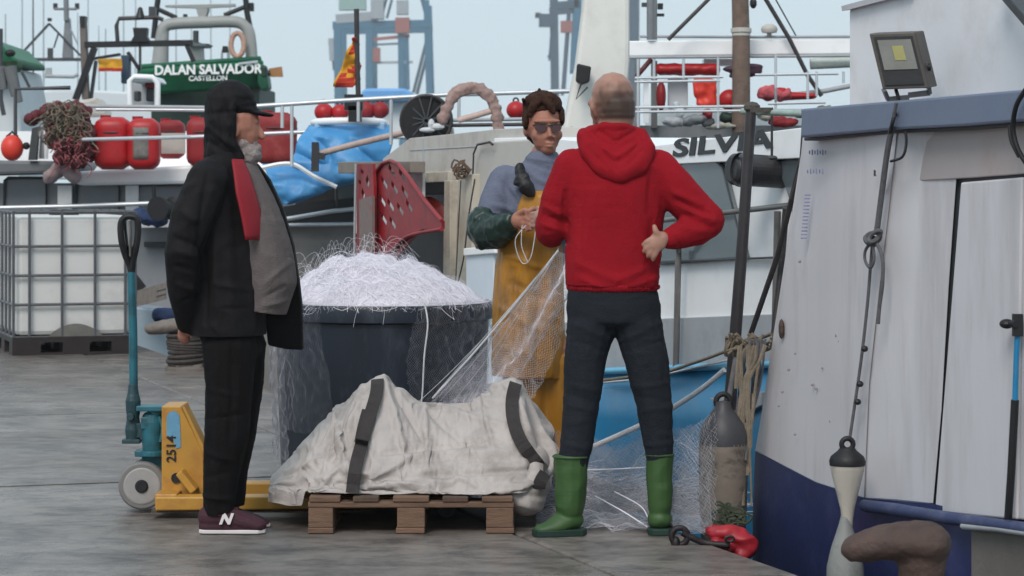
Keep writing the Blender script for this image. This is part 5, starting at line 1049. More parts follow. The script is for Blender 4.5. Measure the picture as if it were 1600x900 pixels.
# ---- red ball floats
FG = 'red ball floats hung along the middle guard rail'
fdat = [(506, 175, 15, 'leftmost round red float hung on the middle rail beside the flagpole'), (531, 176, 14, 'round red float touching the flagpole on its left'), (572, 173, 15, 'round dark red float just right of the flagpole'), (594, 172, 14, 'dark red float left of the black net drum'), (806, 172, 15, 'red float half hidden by the hair of the man in yellow overalls')]
for x, y, r, lb in fdat:
    t_ = thing('float', lb, 'float', P(x, y + r, 20.5) * 1, FG); s_ = F / 20.5
    mk('ball', G().ell(P(x, y, 20.5), (r / s_, r / s_, r / s_ * .95), n=20), DRED if x > 560 and x < 700 else RED, t_, smooth=True); mk('eye', G().tube([P(x, y - r, 20.5) + Vector((.02 * math.cos(a), 0, .02 * math.sin(a))) for a in [k_ * math.pi / 5 for k_ in range(10)]], .008, 6, closed=True), BLACK, t_)
# ---- black net drum
YD = 18.6
dr_ = thing('net_drum', 'big black net drum with spokes on the cream bulwark', 'net drum', P(668, 208, YD) * 1); c_ = P(668, 190, YD); s_ = F / YD; r = 39 / s_
for d in (-.25, .25): mk('flange', G().lathe(c_ + Vector((0, d, 0)), [(.0, -.01), (r, -.01), (r, .012), (0, .012)], 40, axis=(.18, -.98, 0)), BLACK, dr_)
mk('flange_rim', G().tube([c_ + Vector((r * math.cos(a), -.27, r * math.sin(a))) for a in [k_ * math.pi / 16 for k_ in range(32)]], .014, 6, closed=True), DSTEEL, dr_)
for k_ in range(6): a = k_ * math.pi / 6 + .3; mk('spoke', G().bar(c_ + Vector((r * math.cos(a), -.275, r * math.sin(a))), c_ - Vector((r * math.cos(a), .275, r * math.sin(a))), .010, .01), DGREY, dr_)
mk('drum_core', G().lathe(c_ + Vector((0, -.25, 0)), [(r * .6, 0), (r * .6, .5)], 24, axis=(0, 1, 0)), M('dark_net', (34, 36, 38), .9, .4, 30, .8), dr_)
mk('white_rag', G().ell(P(682, 198, YD - .3), (.06, .03, .025), n=10).ell(P(668, 203, YD - .3), (.06, .03, .02), n=10).ell(P(674, 194, YD - .3), (.025, .03, .04), n=8), ROPEW, dr_, kind='stuff')
sp2 = fp('drum_stand', [(640, 200), (706, 198), (712, 240), (640, 244)], YD - .1, .6, OFFW, dr_)
# ---- wrapped hoop
hp = thing('wrapped_hoop', 'arched hoop wrapped in pinkish brown cloth above the cream bulwark', 'hoop', P(738, 205, 18) * 1)
PKC = M('pinkish_cloth', (152, 128, 122), .85, .25, 14, .5, dirt=(110, 80, 74), dirt_amt=.6, dscale=16)
ap = spl([P(x, y, 18) for x, y in ((692, 185), (700, 165), (712, 146), (732, 137), (752, 141), (768, 156), (776, 176), (778, 200))], 6)
g = G()
for i, q in enumerate(ap): g.ell(q, (.034 + .012 * math.sin(i * 1.7), .04, .036 + .012 * math.cos(i * 2.1)), n=10)
organic('cloth_wrap', g, PKC, hp, .012, 1, fold(.012, 18))
line('strut', [(716, 188, 18), (745, 180, 18), (772, 172, 18)], 18, .022, M('pinkish_wood', (186, 164, 156)), hp)
# ---- flags
def flag(label, cat, pole, cloth, Y):
    t_ = thing('flag', label, cat, P(pole[-1][0], pole[-1][1], Y) * 1)
    mk('flagpole', G().tube([P(x, y, Y) for x, y in pole], .02, 8), DSTEEL, t_, smooth=True)
    for (rows, m_) in cloth: sheet('flag_cloth', [(a, b, c, Y) for a, b, c in rows], m_, t_, .05, 5, .006, (16, 14))
    return t_
flag('yellow and red flag hanging limp on a dark pole, in the middle of the picture', 'flag', [(557, 14), (558, 90), (561, 190)], [([(58, 553, 557), (75, 544, 558), (95, 536, 559), (110, 530, 561), (135, 520, 552)], FLAGY), ([(104, 535, 562), (116, 530, 562), (128, 526, 560), (137, 522, 550)], FLAGR), ([(56, 555, 560), (70, 549, 560), (85, 545, 553)], FLAGR)], 19.6)
mk('flag_clamp', G().box(P(553, 160, 19.6), (.14, .1, .12)).box(P(555, 178, 19.6), (.1, .1, .12)), BLACKP, tb)
bl = thing('boat_cover', 'pale blue covered boat roof far behind the flag', 'boat cover', P(605, 158, 60) * 1)
g = G(); g.prism([P(x, y, 60) for x, y in ((564, 144), (570, 138), (632, 138), (645, 144), (645, 158), (564, 158))], (0, 3, 0)); mk('roof', g, BLUEP, bl, bevel=.1); fp('wall', rect(568, 158, 642, 215), 60.4, 2, M('far_white', (205, 212, 216), .6, .03, 1, 0), bl)

# ================================================================== LEFT WHITE BOAT
YL = 24.0
lb_ = thing('fishing_boat', 'white and grey fishing boat carrying red canisters, behind the wire caged tank', 'boat', P(230, 560, YL) * 1)
fp('cabin_wall', [(-60, 286), (430, 286), (430, 640), (-60, 640)], YL + .3, 2.5, M('grey_white_wall', (150, 152, 156), .5, .08, 2, .06, dirt=(110, 108, 106), dirt_amt=.5, dscale=1.5), lb_)  # grey-white wall with darker blotches
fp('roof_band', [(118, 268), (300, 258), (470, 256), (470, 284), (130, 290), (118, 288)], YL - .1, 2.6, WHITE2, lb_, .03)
fp('grey_band', [(-60, 250), (130, 252), (118, 270), (-60, 275)], YL - .05, 1.0, M('dull_grey_band', (104, 108, 112), .6, .12, 3, .1), lb_, .03)
for (a, b2, c_, d_) in ((8, 278, 72, 328), (120, 286, 186, 330), (215, 289, 292, 340)): 
    wn = fp('window', [(a, b2 + 4), (a + 5, b2), (c_, b2), (c_, d_), (a - 2, d_)], YL + .26, .03, M('grey_window', (112, 118, 124), .3, .1, 3, 0, spec=.5), lb_); 
    mk('window_frame', G().tube([P(x, y, YL + .24) for x, y in ((a - 2, d_), (a, b2 + 4), (a + 5, b2), (c_, b2), (c_, d_))], .018, 6, closed=True), DGREY, lb_)
for x0, x1 in ((90, 112), (196, 216)): fp('white_door', rect(x0, 290, x1, 335), YL + .2, .05, WHITE2, lb_)
fp('lower_shelf', [(212, 346), (300, 342), (420, 342), (420, 352), (212, 356)], YL - .1, .4, WHITE, lb_); fp('lower_shade_strip', [(225, 378), (300, 378), (300, 388), (225, 386)], YL + .2, .1, DGREY, lb_)  # thin dark strip on the wall is painted shade, nothing is sunk in
line('rail_pipe', [(-10, 325), (120, 322), (280, 316), (300, 316)], YL - .4, .02, ALU, lb_)
line('top_rail', [(66, 248, YL), (66, 165, YL), (320, 168, YL)], YL, .018, LGREY, lb_); line('top_rail', [(24, 250), (24, 139), (110, 137)], YL, .02, DGREY, lb_); line('top_rail', [(150, 171), (320, 172)], YL, .016, ALU, lb_)
fp('deckhouse', rect(-60, 205, 470, 270), YL + 1.6, 1.5, WHITE2, lb_); fp('white_cowl', [(120, 158), (150, 152), (165, 170), (165, 182), (110, 182)], YL + .8, .4, OFFW, lb_, .03)
fp('slanted_beam', [(50, 200), (60, 198), (56, 250), (44, 250)], YL - .1, .1, DGREY, lb_); fp('white_post', [(64, 196), (76, 196), (72, 248), (60, 248)], YL, .1, WHITE2, lb_)
mk('pale_bow', G().prism([P(x, y, YL - .6) for x, y in ((200, 478), (250, 484), (268, 520), (300, 560), (300, 640), (200, 640))], (0, .5, 0)), M('pale_blue_bow', (150, 166, 178), .45, .06, 3, .05), lb_, bevel=.02)
for i, (y0, y1) in enumerate(((455, 448), (463, 456), (471, 465))): mk('plank', G().bar(P(212, y0 + 4, YL - .9), P(252, y1, YL - 1.2), .05, .12), M('grey_plank', (132, 124, 118), .8, .2, 9, .3, stretch=(6, 1, 1)), lb_)
mk('plank_support', G().bar(P(206, 432, YL - .8), P(222, 452, YL - .8), .08, .1), BLACKP, lb_)
bx = thing('blue_bundle', 'folded dark blue cloth bundle above the far bollard', 'cloth', P(264, 512, 22.0) * 1)
k = Body(22.0); k.chain([(250, 492, 0, 10, 14, 10), (266, 497, 0, 14, 16, 12), (284, 500, 0, 12, 14, 11)]); organic('cloth', k.g, M('navy_cloth', (38, 56, 92), .8, .25, 10, .4), bx, .02, 1, fold(.03, 8))
bx = thing('black_winch', 'black round winch with dark blue cover on the left boat, behind the truck handle', 'winch', P(245, 345, YL - .6) * 1)
mk('winch_drum', G().lathe(P(246, 326, YL - .8), [(.0, 0), (.11, 0), (.11, .04), (.06, .06), (.06, .26), (.11, .28), (.11, .3), (0, .3)], 24, axis=(.4, .9, 0)), BLACK, bx)
k = Body(YL - .6); k.chain([(215, 335, 0, 8, 12, 8), (232, 342, 0, 14, 16, 9), (250, 346, 0, 10, 14, 6)]); organic('winch_cover', k.g, M('navy_cloth', (38, 56, 92)), bx, .02, 1, fold(.03, 8)); line('winch_arm', [(240, 292), (241, 315)], YL - .7, .02, BLACKP, bx)
fn = thing('cloth_roll', 'rolled pinkish cloth bundle lying over the grey cabin band, above the wire caged tank', 'cloth', P(97, 284, YL - .3) * 1)
k = Body(YL - .3); k.chain([(78, 276, 0, 10, 14, 9), (90, 263, 0, 13, 16, 10), (104, 262, 0, 13, 16, 10), (116, 274, 0, 9, 14, 10)]); organic('cloth', k.g, M('pinkish_grey_cloth', (158, 140, 142), .85, .2, 10, .4), fn, .02, 1, fold(.03, 7))
# canisters
CG = 'red canisters and barrels along the left boat roof'
def canister(x0, y0, x1, y1, Y, mat, label, band=False, ribs=False, cap=True):
    s_ = F / Y; t_ = thing('canister', label, 'canister', P((x0 + x1) / 2, y1, Y) * 1, CG)
    wx, hz = (x1 - x0) / s_, (y1 - y0) / s_; c = P((x0 + x1) / 2, (y0 + y1) / 2, Y); g = G(); n = 24; rows = []
    for j in range(13):
        v = j / 12; z = -hz / 2 + hz * v; k_ = min(1, math.sin(math.pi * (.04 + .92 * v)) * 2.2) ** .45
        if ribs: k_ *= 1 - .02 * math.cos(v * 40)
        for i in range(n):
            a = 2 * math.pi * i / n; cx_, sy_ = math.cos(a), math.sin(a); sg = lambda q: math.copysign(abs(q) ** .6, q)
            rows.append(c + Vector((wx / 2 * k_ * sg(cx_), wx * .42 * k_ * sg(sy_), z)))
    g.add(rows, [(j * n + i, j * n + (i + 1) % n, (j + 1) * n + (i + 1) % n, (j + 1) * n + i) for j in range(12) for i in range(n)] + [tuple(range(n - 1, -1, -1)), tuple(12 * n + i for i in range(n))])
    mk('shell', g, mat, t_, smooth=True)
    if band: mk('grey_patch', G().grid(lambda u, v: c + Vector((wx * (-.28 + .5 * u), -wx * .42 * 1.02 - .004 + .03 * abs(u - .5), hz * (-.3 + .62 * v))), 6, 6), M('worn_grey_label', (112, 108, 104), .7, .25, 20, .3), t_, smooth=True, solid=.01)
    if cap: mk('cap', G().lathe(P((x0 * .7 + x1 * .3), y0 + 2, Y), [(.05, 0), (.05, .03), (0, .03)], 12), DRED, t_)
    mk('strap', G().tube([c + Vector((wx * .50 * math.cos(a), wx * .44 * math.sin(a), hz * .2)) for a in [k_ * math.pi / 10 for k_ in range(20)]], .008, 5, closed=True), DSTEEL, t_)
canister(148, 183, 205, 265, 23.6, RED, 'bright red canister left of its twin with a grey patch')
canister(200, 185, 250, 265, 23.5, RED, 'bright red canister with a grey patch on its front', True)
canister(246, 188, 289, 248, 24.3, DRED, 'smaller faded red canister behind the one with a grey patch')
canister(292, 184, 335, 260, 23.8, DRED, 'dark red canister half hidden by the black hood')
canister(398, 176, 464, 258, 23.4, M('dusty_red_barrel', (132, 36, 38), .7, .15, 8, .2, dirt=(150, 90, 84), dirt_amt=.4, dscale=8), 'dusty dark red ribbed barrel in front of the bearded face', ribs=True)
fp('white_board', rect(252, 208, 289, 240), 23.9, .04, OFFW, lb_)
t_ = thing('float', 'small orange red float at the far left edge beside a black knob', 'float', P(19, 250, 23.4) * 1)
mk('ball', G().ell(P(19, 231, 23.4), (.105, .1, .12), n=18), ORED, t_, smooth=True); mk('tie', G().tube([P(10, 214, 23.4), P(19, 206, 23.4), P(28, 214, 23.4)], .012, 6), BLACK, t_); mk('knob', G().ell(P(41, 228, 23.4), (.035, .03, .035), n=10), BLACK, t_)
# heap of old nets and ropes
hn = thing('net_heap', 'heap of old maroon net and grey rope hanging over the left boat roof', 'net', P(105, 250, 23.5) * 1)
k = Body(23.5)
for (x, y, r) in ((75, 175, 9), (90, 172, 14), (108, 172, 16), (125, 176, 14), (88, 195, 14), (104, 198, 18), (122, 198, 16), (84, 218, 12), (100, 222, 16), (120, 225, 16), (136, 210, 12), (100, 244, 14), (118, 248, 14), (136, 238, 12), (60, 182, 7), (48, 186, 7)): k.e(x, y, random.uniform(-.05, .1), r, 24, r * .9)
organic('net_bulk', k.g, MAROON, hn, .016, 1, [fold(.04, 7), fold(.02, 16)])
g = G(); random.seed(9)
for i in range(90):
    x, y = random.uniform(72, 128), random.uniform(158, 205); pts = [P(x, y, 23.25)]
    for kk in range(5): x += random.uniform(-12, 12); y += random.uniform(-2, 12); pts.append(P(x, y, 23.25 + random.uniform(-.08, .08)))
    g.tube(spl(pts, 3), .006, 5)
mk('rope_strands', g, ROPE, hn, smooth=True, kind='stuff')
g = G()
for i in range(50):
    x, y = random.uniform(85, 142), random.uniform(195, 250); pts = [P(x, y, 23.22)]
    for kk in range(4): x += random.uniform(-8, 8); y += random.uniform(-2, 10); pts.append(P(x, y, 23.22 + random.uniform(-.08, .08)))
    g.tube(spl(pts, 3), .005, 5)
mk('rope_strands', g, M('pink_rope', (150, 84, 88), .9, .3, 30, .3), hn, smooth=True, kind='stuff')

# ================================================================== WIRE CAGED TANK
u0 = 11.95; tk = thing('liquid_tank', 'white plastic liquid tank in a grey wire cage on a dark base at the left', 'tank', (-3.6, 20.6, 0))
corner = P(21, 555, 20.15); corner.z = 0
ax = EN * 1.0; ay = ED * 1.2
W3 = lambda a, b2, z: corner + EN * (a * .965) + ED * (b2 * 1.2) + Vector((0, 0, z))
def boxw(a0, a1, b0, b1, z0, z1): 
    g = G(); g.prism([W3(a0, b0, z0), W3(a1, b0, z0), W3(a1, b1, z0), W3(a0, b1, z0)], (0, 0, z1 - z0)); return g
mk('plastic_bottle', boxw(.03, .97, .03, .97, .15, 1.10), M('milky_plastic', (206, 206, 204), .5, .04, 2, .05, dirt=(150, 148, 144), dirt_amt=.4, dscale=2), tk, bevel=.04)
CAGE = M('galvanised_cage', (92, 94, 98), .45, .15, 12, .05, metal=.3)
for z in (.14, .40, .63, .86, 1.13): mk('cage_ring', G().tube([W3(0, 0, z), W3(1, 0, z), W3(1, 1, z), W3(0, 1, z)], .013, 6, closed=True), CAGE, tk)
for a_ in (0, .13, .395, .665, .915, 1):
    for b2 in (0, 1): mk('cage_bar', G().tube([W3(a_, b2 * 1.005 - .0, .1), W3(a_, b2, 1.14)], .012, 6), CAGE, tk)
for b2 in (.2, .4, .6, .8):
    for a_ in (0, 1): mk('cage_bar', G().tube([W3(a_, b2, .1), W3(a_, b2, 1.14)], .012, 6), CAGE, tk)
DK = M('dark_plastic_base', (40, 34, 34), .6, .2, 10, .1)
mk('base_deck', boxw(-.01, 1.01, -.01, 1.01, .10, .145), DK, tk)
for a0, a1 in ((-.01, .22), (.40, .62), (.80, 1.01)):
    for b0, b1 in ((-.01, .16), (.42, .58), (.84, 1.01)): mk('base_foot', boxw(a0, a1, b0, b1, .02, .10), DK, tk)
for b0, b1 in ((-.01, .16), (.42, .58), (.84, 1.01)): mk('base_runner', boxw(-.01, 1.01, b0 + .001, b1 - .001, 0, .02), DK, tk)
mk('lid', G().lathe(W3(.5, .5, 1.10), [(.12, 0), (.12, .04), (0, .05)], 24), BLACK, tk)
mk('grime_pile', G().grid(lambda u, v: W3(.28 + .45 * u, -.004, .146 + .10 * v * math.sin(math.pi * u) ** .8), 14, 3), M('dirty_film', (104, 102, 98), .8, .2, 8, .1), tk, solid=.004)

# ================================================================== GREEN BOAT
YG = 44.0; sg_ = F / YG
gb = thing('fishing_boat', 'green sterned trawler with white name lettering at the upper left', 'boat', P(330, 250, YG) * 1)
g = G()
def stern(u, v):
    x = 218 + (408 - 218) * u; yt = 106 - 13 * u; yb = 147 - 14 * u - 0 * v
    if v < .0: pass
    y = yt + (yb - yt) * v; return P(x + (6 - 12 * u) * v * 0, y, YG - .5 * math.sin(math.pi * u) + .3 * v)
mk('stern_plate', G().grid(stern, 24, 6), GREENB, gb, smooth=True, solid=.15)
mk('stern_cap', G().tube([P(216 + 190 * i / 12, 105 - 13 * i / 12, YG - .5 * math.sin(math.pi * i / 12)) for i in range(13)], .05, 8), M('green_trim', (14, 86, 60), .5), gb, smooth=True)
fp('stern_rail', [(372, 98), (402, 94), (402, 98), (372, 101)], YG - .6, .1, ALU, gb)
fp('stern_corner', [(402, 100), (412, 100), (418, 122), (420, 138), (408, 142), (402, 130)], YG - .1, .6, M('green_trim', (14, 86, 60)), gb, .03); fp('stern_block', rect(408, 104, 416, 120), YG - .6, .3, DGREEN, gb, .02)
fp('dark_hull', [(236, 138), (300, 140), (345, 130), (405, 134), (405, 290), (236, 290)], YG + .2, 3, DGREEN, gb, .02)
text('boat_name', 'DALAN SALVADOR', .225, P(325, 109, YG - .56), (1, 0, .018), (0, 0, 1), WHITE2, gb, .004, .008, 0, .93)
text('boat_port', 'CASTELLON', .12, P(325, 122.5, YG - .50), (1, 0, .018), (0, 0, 1), WHITE2, gb, .004, .003, 0, 1)
GG_ = M('grey_gantry_paint', (150, 152, 150), .5, .1, 3, .05)
mk('gantry', G().tube(spl([P(x, y, YG) for x, y in ((246, 105), (250, 70), (256, 44), (272, 37), (318, 35), (364, 34), (382, 40), (390, 56), (394, 100))], 5), .105, 10), GG_, gb, smooth=True)
mk('gantry_foot', G().tube([P(250, 100, YG), P(256, 48, YG)], [.15, .09], 10), GG_, gb, smooth=True)
g = G()
fp('radar_scanner', [(258, 8), (367, 6), (367, 10), (330, 12), (312, 13), (258, 11)], YG, .15, GG_, gb); fp('radar_base', [(306, 13), (325, 13), (320, 30), (311, 30)], YG, .3, GG_, gb)
fp('lamp', rect(286, 22, 292, 31), YG, .1, BLACKP, gb); fp('lamp', rect(388, 4, 396, 17), YG, .15, BLACKP, gb, .01)
line('whip', [(393, 55), (386, 20), (383, -10)], YG, .05, BLACKP, gb); line('whip', [(240, 60), (244, 20), (248, -10)], YG, .05, BLACKP, gb); line('strut', [(246, 14), (276, 28)], YG, .04, BLACKP, gb); line('strut', [(350, 24), (382, 11)], YG, .04, BLACKP, gb)
fp('small_cabin', [(296, 66), (312, 66), (314, 100), (300, 100)], YG + .4, .6, GG_, gb); fp('cabin_cap', [(292, 68), (325, 68), (320, 72), (296, 72)], YG + .3, .8, LGREY, gb); line('cabin_post', [(306, 48), (306, 66)], YG, .05, DGREY, gb)
fp('lamp', [(348, 72), (355, 72), (357, 82), (346, 82)], YG, .15, BLACKP, gb); line('lamp_leg', [(347, 82), (346, 98)], YG, .02, LGREY, gb); line('lamp_leg', [(356, 82), (357, 98)], YG, .02, LGREY, gb)
t_ = thing('life_ring', 'worn orange and white life ring hung on the grey gantry', 'life ring', P(374, 92, YG - .2) * 1)
mk('ring', G().tube([P(371, 70, YG - .25) + Vector((.11 * math.cos(a), 0, .2 * math.sin(a))) for a in [k_ * math.pi / 8 for k_ in range(16)]], .045, 8, closed=True), M('worn_ring', (186, 150, 132), .6, .2, 3, .1, dirt=(120, 60, 50), dirt_amt=.7, dscale=5), t_, smooth=True)
t_ = thing('wooden_paddle', 'short brown wooden board sticking out beside the green stern', 'board', P(432, 122, YG) * 1)
mk('blade', G().prism([P(x, y, YG) for x, y in ((420, 107), (440, 104), (442, 120), (422, 120))], (0, .08, 0)), M('tan_wood', (160, 116, 74), .7, .15, 5, .1), t_); mk('handle', G().tube([P(412, 114, YG), P(422, 114, YG)], .05, 8), DGREEN, t_)

# ---- black gallows frame of the boat in front
YK = 36.0
ga = thing('gallows_frame', 'black steel gallows frame with leaning legs and a floodlight, upper left', 'frame', P(210, 165, YK) * 1)
kb = lambda nm, a, b2, wd, m_=BLACKP: mk(nm, G().bar(P(a[0], a[1], YK), P(b2[0], b2[1], YK), wd / (F / YK), .12), m_, ga)
kb('cross_beam', (133, 70), (302, 67), 9); kb('leg', (148, 74), (118, 156), 9); kb('leg', (292, 70), (303, 96), 7); kb('leg', (150, 95), (142, 155), 4); kb('strut', (145, 92), (188, 85), 4); kb('strut', (200, 82), (219, 110), 5); kb('strut', (219, 68), (219, 112), 2.5)
line('upper_pipe', [(184, 68), (182, 40), (186, 29), (245, 27), (255, 31)], YK, .03, DSTEEL, ga); line('upper_pipe', [(212, 30), (212, 68)], YK, .012, LGREY, ga)
mk('lamp', G().lathe(P(219, 28, YK), [(.07, 0), (.05, .06), (.03, .14), (0, .16)], 14), BLACKP, ga); fp('lamp', rect(232, 10, 242, 27), YK, .2, DGREY, ga, .01)
fp('floodlight', [(207, 43), (230, 43), (229, 56), (234, 66), (203, 66), (209, 56)], YK - .1, .2, BLACKP, ga, .01)
fp('mast_foot', [(124, 28), (133, 28), (138, 155), (128, 155)], YK, .15, M('brown_grey_post', (108, 100, 96), .7, .15, 8, .1), ga); fp('mast_head', [(124, 25), (133, 25), (132, 42), (126, 42)], YK - .02, .2, BLACKP, ga)
fp('control_panel', [(189, 86), (202, 86), (202, 130), (189, 130)], YK - .1, .2, M('slate_panel', (50, 68, 86), .5, .15, 6, .1), ga, .01)
t_ = thing('flag', 'small yellow flag with a red lower stripe in the gallows frame', 'flag', P(172, 112, YK) * 1)
sheet('flag_cloth', [(92, 153, 190, YK - .3), (107, 153, 190, YK - .3)], FLAGY, t_, .03, 4); sheet('flag_cloth', [(107, 153, 190, YK - .3), (112, 153, 190, YK - .3)], FLAGR, t_, .03, 4)
t_ = thing('white_cabin', 'small white cabin with dark red fittings in front of the green hull', 'cabin', P(225, 168, 34) * 1)
FW = M('far_white', (205, 212, 216), .6, .03, 1, 0)
mk('cabin_frame', G().tube([P(x, y, 34) for x, y in ((203, 168), (203, 126), (210, 120), (238, 121), (246, 130), (246, 168))], .04, 8), WHITE2, t_, smooth=True); fp('roof', [(204, 118), (240, 118), (246, 128), (203, 128)], 34, 1, WHITE2, t_, .03); fp('back', rect(206, 128, 244, 170), 35, .1, LGREY, t_); fp('red_valve', rect(226, 129, 243, 138), 34.3, .2, DRED, t_, .02); fp('dark_gear', rect(228, 138, 240, 158), 34.4, .2, DGREY, t_, .02); fp('dark_gear', rect(209, 142, 218, 158), 34.4, .2, DGREY, t_, .02)
# ---- white boat with triangular mast
YM = 58.0
mb_ = thing('fishing_boat', 'white boat far left with triangular dark mast frame and grey mast', 'boat', P(80, 270, YM) * 1)
fp('superstructure', [(30, 142), (130, 140), (320, 150), (320, 280), (-40, 280), (-40, 160)], YM, 4, FW, mb_, .05); fp('window_row', rect(40, 160, 110, 172), YM - .05, .1, GREY, mb_); fp('window_row', rect(250, 172, 320, 186), YM - .05, .1, GREY, mb_)
for nm, a, b2, wd in (('frame_leg', (77, 37), (28, 90), 3), ('frame_leg', (77, 37), (129, 90), 3), ('frame_beam', (28, 93), (132, 93), 5)): mk(nm, G().bar(P(a[0], a[1], YM), P(b2[0], b2[1], YM), wd / (F / YM), .1), DGREY, mb_)
line('frame_leg', [(30, 95), (44, 135)], YM, .02, DGREY, mb_); fp('mast', [(101, 30), (107, 28), (112, 90), (97, 90)], YM, .3, GREY, mb_); line('mast_top', [(104, 32), (103, -10)], YM, .06, GREY, mb_); line('mast_yard', [(85, 14), (120, 14)], YM, .03, GREY, mb_)
for x in (86, 120): fp('lamp', rect(x - 3, 5, x + 3, 14), YM, .1, BLACKP, mb_)
fp('lamp', rect(74, 28, 80, 33), YM, .1, BLACKP, mb_); fp('lamp', rect(74, 75, 82, 90), YM, .1, DGREY, mb_); line('stay', [(92, 50), (84, 75)], YM, .02, DGREY, mb_); line('stay', [(110, 45), (122, 70)], YM, .02, LGREY, mb_); line('bar', [(72, 119), (115, 120), (122, 116)], YM - .2, .04, LGREY, mb_); fp('vent', [(72, 106), (80, 106), (80, 116), (70, 122), (70, 116)], YM - .2, .1, LGREY, mb_)
# ---- green bow at the far left
YN = 33.0
gf = thing('fishing_boat', 'green bow cut off by the left picture edge, hung with grey fenders', 'boat', P(0, 250, YN) * 1)
fp('green_bow', [(-80, 40), (0, 68), (14, 82), (26, 92), (28, 100), (-80, 102)], YN, 2, GREENB, gf, .03); fp('bow_rim', [(-80, 96), (26, 94), (30, 104), (24, 112), (-80, 108)], YN - .1, .3, M('mossy_green', (52, 82, 56), .8, .3, 5, .3), gf, .02)
mk('black_knob', G().ell(P(16, 83, YN - .2), (.07, .07, .05), n=12), BLACK, gf)
fp('white_hull', [(-80, 105), (20, 105), (34, 180), (30, 290), (-80, 290)], YN + .3, 2, FW, gf, .03)
for i, (x0, x1) in enumerate(((0, 6), (13, 23), (17, 30))): line('hanging_fender', [(x0, 104), (x1, 140 + 10 * i)], YN - .2, [.07, .05], M('grey_fender', (104, 106, 108), .6, .2, 4, .1), gf)
line('side_rope', [(34, 112), (46, 136)], YN - .2, .02, DGREY, gf); line('side_rope', [(1, 45), (1, 155), (6, 180)], YN - .2, .03, DGREY, gf)

# ---- many thin masts beyond
MG = 'thin pale masts beyond the left boats'
random.seed(77); MM = M('far_mast_paint', (170, 180, 186), .6, .1, 2, 0)
mxs = [(8, 22, 'leftmost thin mast, short, beside the green bow'), (52, -8, 'tall thin dark mast left of the triangular frame'), (122, 20, 'thin pale mast just right of the grey mast yard'), (137, -8, 'tall thin mast beside the brown grey post'), (155, 40, 'short thin mast over the left end of the gallows beam'), (165, 45, 'second short thin mast over the gallows beam'), (193, -8, 'tall thin mast left of the black gallows floodlight'), (275, -8, 'tall thin mast seen through the left half of the grey gantry'), (330, -8, 'tall thin mast seen right of the radar pedestal'), (359, -8, 'tall thin mast near the life ring in the grey gantry'), (68, -8, 'tall thin mast over the left leg of the triangular frame'), (34, -8, 'tall thin pale mast between the leftmost mast and the dark one'), (300, 40, 'short thin mast under the grey gantry'), (211, -8, 'tall thin mast passing behind the black gallows floodlight')]
for i, (x, yt, lb) in enumerate(mxs):
    Ym = 70 + 5 * (i % 5); t_ = mk('thin_mast', G().tube([P(x, 200, Ym), P(x + random.uniform(-1, 1), yt, Ym)], [.035, .02], 6), DGREY if i == 1 else MM, None, smooth=True)
    tag(t_, lb or 'thin pale mast standing among others beyond the left boats', 'mast', MG)
# ================================================================== BOAT BEHIND THE NAME (gantry beam, red gear)
YR = 21.0
gr_ = thing('fishing_boat', 'white boat with long gantry beam and brown mast behind the cabin name', 'boat', P(1150, 300, YR) * 1)
fp('gantry_beam', [(983, 64), (1340, 60), (1340, 84), (983, 88)], YR, .3, WHITE2, gr_, .01); line('beam_pipe', [(1000, 57), (1180, 58), (1330, 57)], YR, .012, LGREY, gr_); line('beam_pipe', [(983, 90), (1330, 87)], YR - .1, .012, LGREY, gr_)
mk('mast', G().tube([P(1158, 215, YR - .25), P(1158, 60, YR - .25), P(1156, -20, YR - .25)], [.075, .072, .068], 16), BROWNM, gr_, smooth=True)
mk('mast_collar', G().lathe(P(1158, 56, YR - .25), [(.075, 0), (.075, .02), (.085, .03), (.085, .06), (.068, .065), (.068, .09)], 20), OFFW, gr_)
line('stay', [(1118, -12), (1044, 62)], YR - .2, .016, DSTEEL, gr_); line('stay', [(1190, -12), (1233, 60), (1262, 118), (1284, 150)], YR - .1, .018, DSTEEL, gr_); line('stay', [(1208, -8), (1246, 60)], YR, .006, DSTEEL, gr_)
mk('radar_dome', G().lathe(P(1202, 56, YR), [(.02, 0), (.02, .02), (.06, .025), (.07, .05), (.062, .075), (.03, .095), (.0, .1)], 20), OFFW, gr_, smooth=True)
mk('black_pulley', G().ell(P(1177, 5, YR - .4), (.03, .03, .045), n=10), BLACKP, gr_)
for x, w_ in ((1017, .035), (1023, .02)): line('aerial_post', [(x, -10), (x, 62)], YR, w_, GREY, gr_)
fp('lamp', rect(1028, 5, 1036, 14), YR, .08, BLACKP, gr_); fp('lamp', rect(1024, 21, 1038, 25), YR, .08, BLACKP, gr_); fp('lamp', rect(1003, 4, 1012, 10), YR, .08, DGREY, gr_)
for y, x0, x1 in ((122, 992, 1130), (128, 992, 1125), (117, 1180, 1310), (168, 992, 1165), (175, 992, 1160), (162, 1200, 1290)): line('rail', [(x0, y), (x1, y - 2)], YR - .5, .011, ALU, gr_)
for x, y0, y1 in ((997, 92, 215), (1022, 92, 124), (1068, 92, 124), (1122, 90, 200), (1212, 84, 170), (1262, 112, 155), (1276, 112, 150), (1212, 138, 165), (1318, 112, 130)): line('rail_post', [(x, y0), (x, y1)], YR - .5, .011, ALU, gr_)
fp('white_upright', rect(1006, 124, 1014, 192), YR - .2, .06, WHITE2, gr_); fp('grey_upright', rect(992, 88, 1000, 195), YR, .1, GREY, gr_); fp('grey_upright', rect(1018, 95, 1027, 200), YR + .1, .1, STEEL, gr_); fp('white_ladder', rect(1044, 120, 1075, 170), YR + .2, .1, FW, gr_, .01)
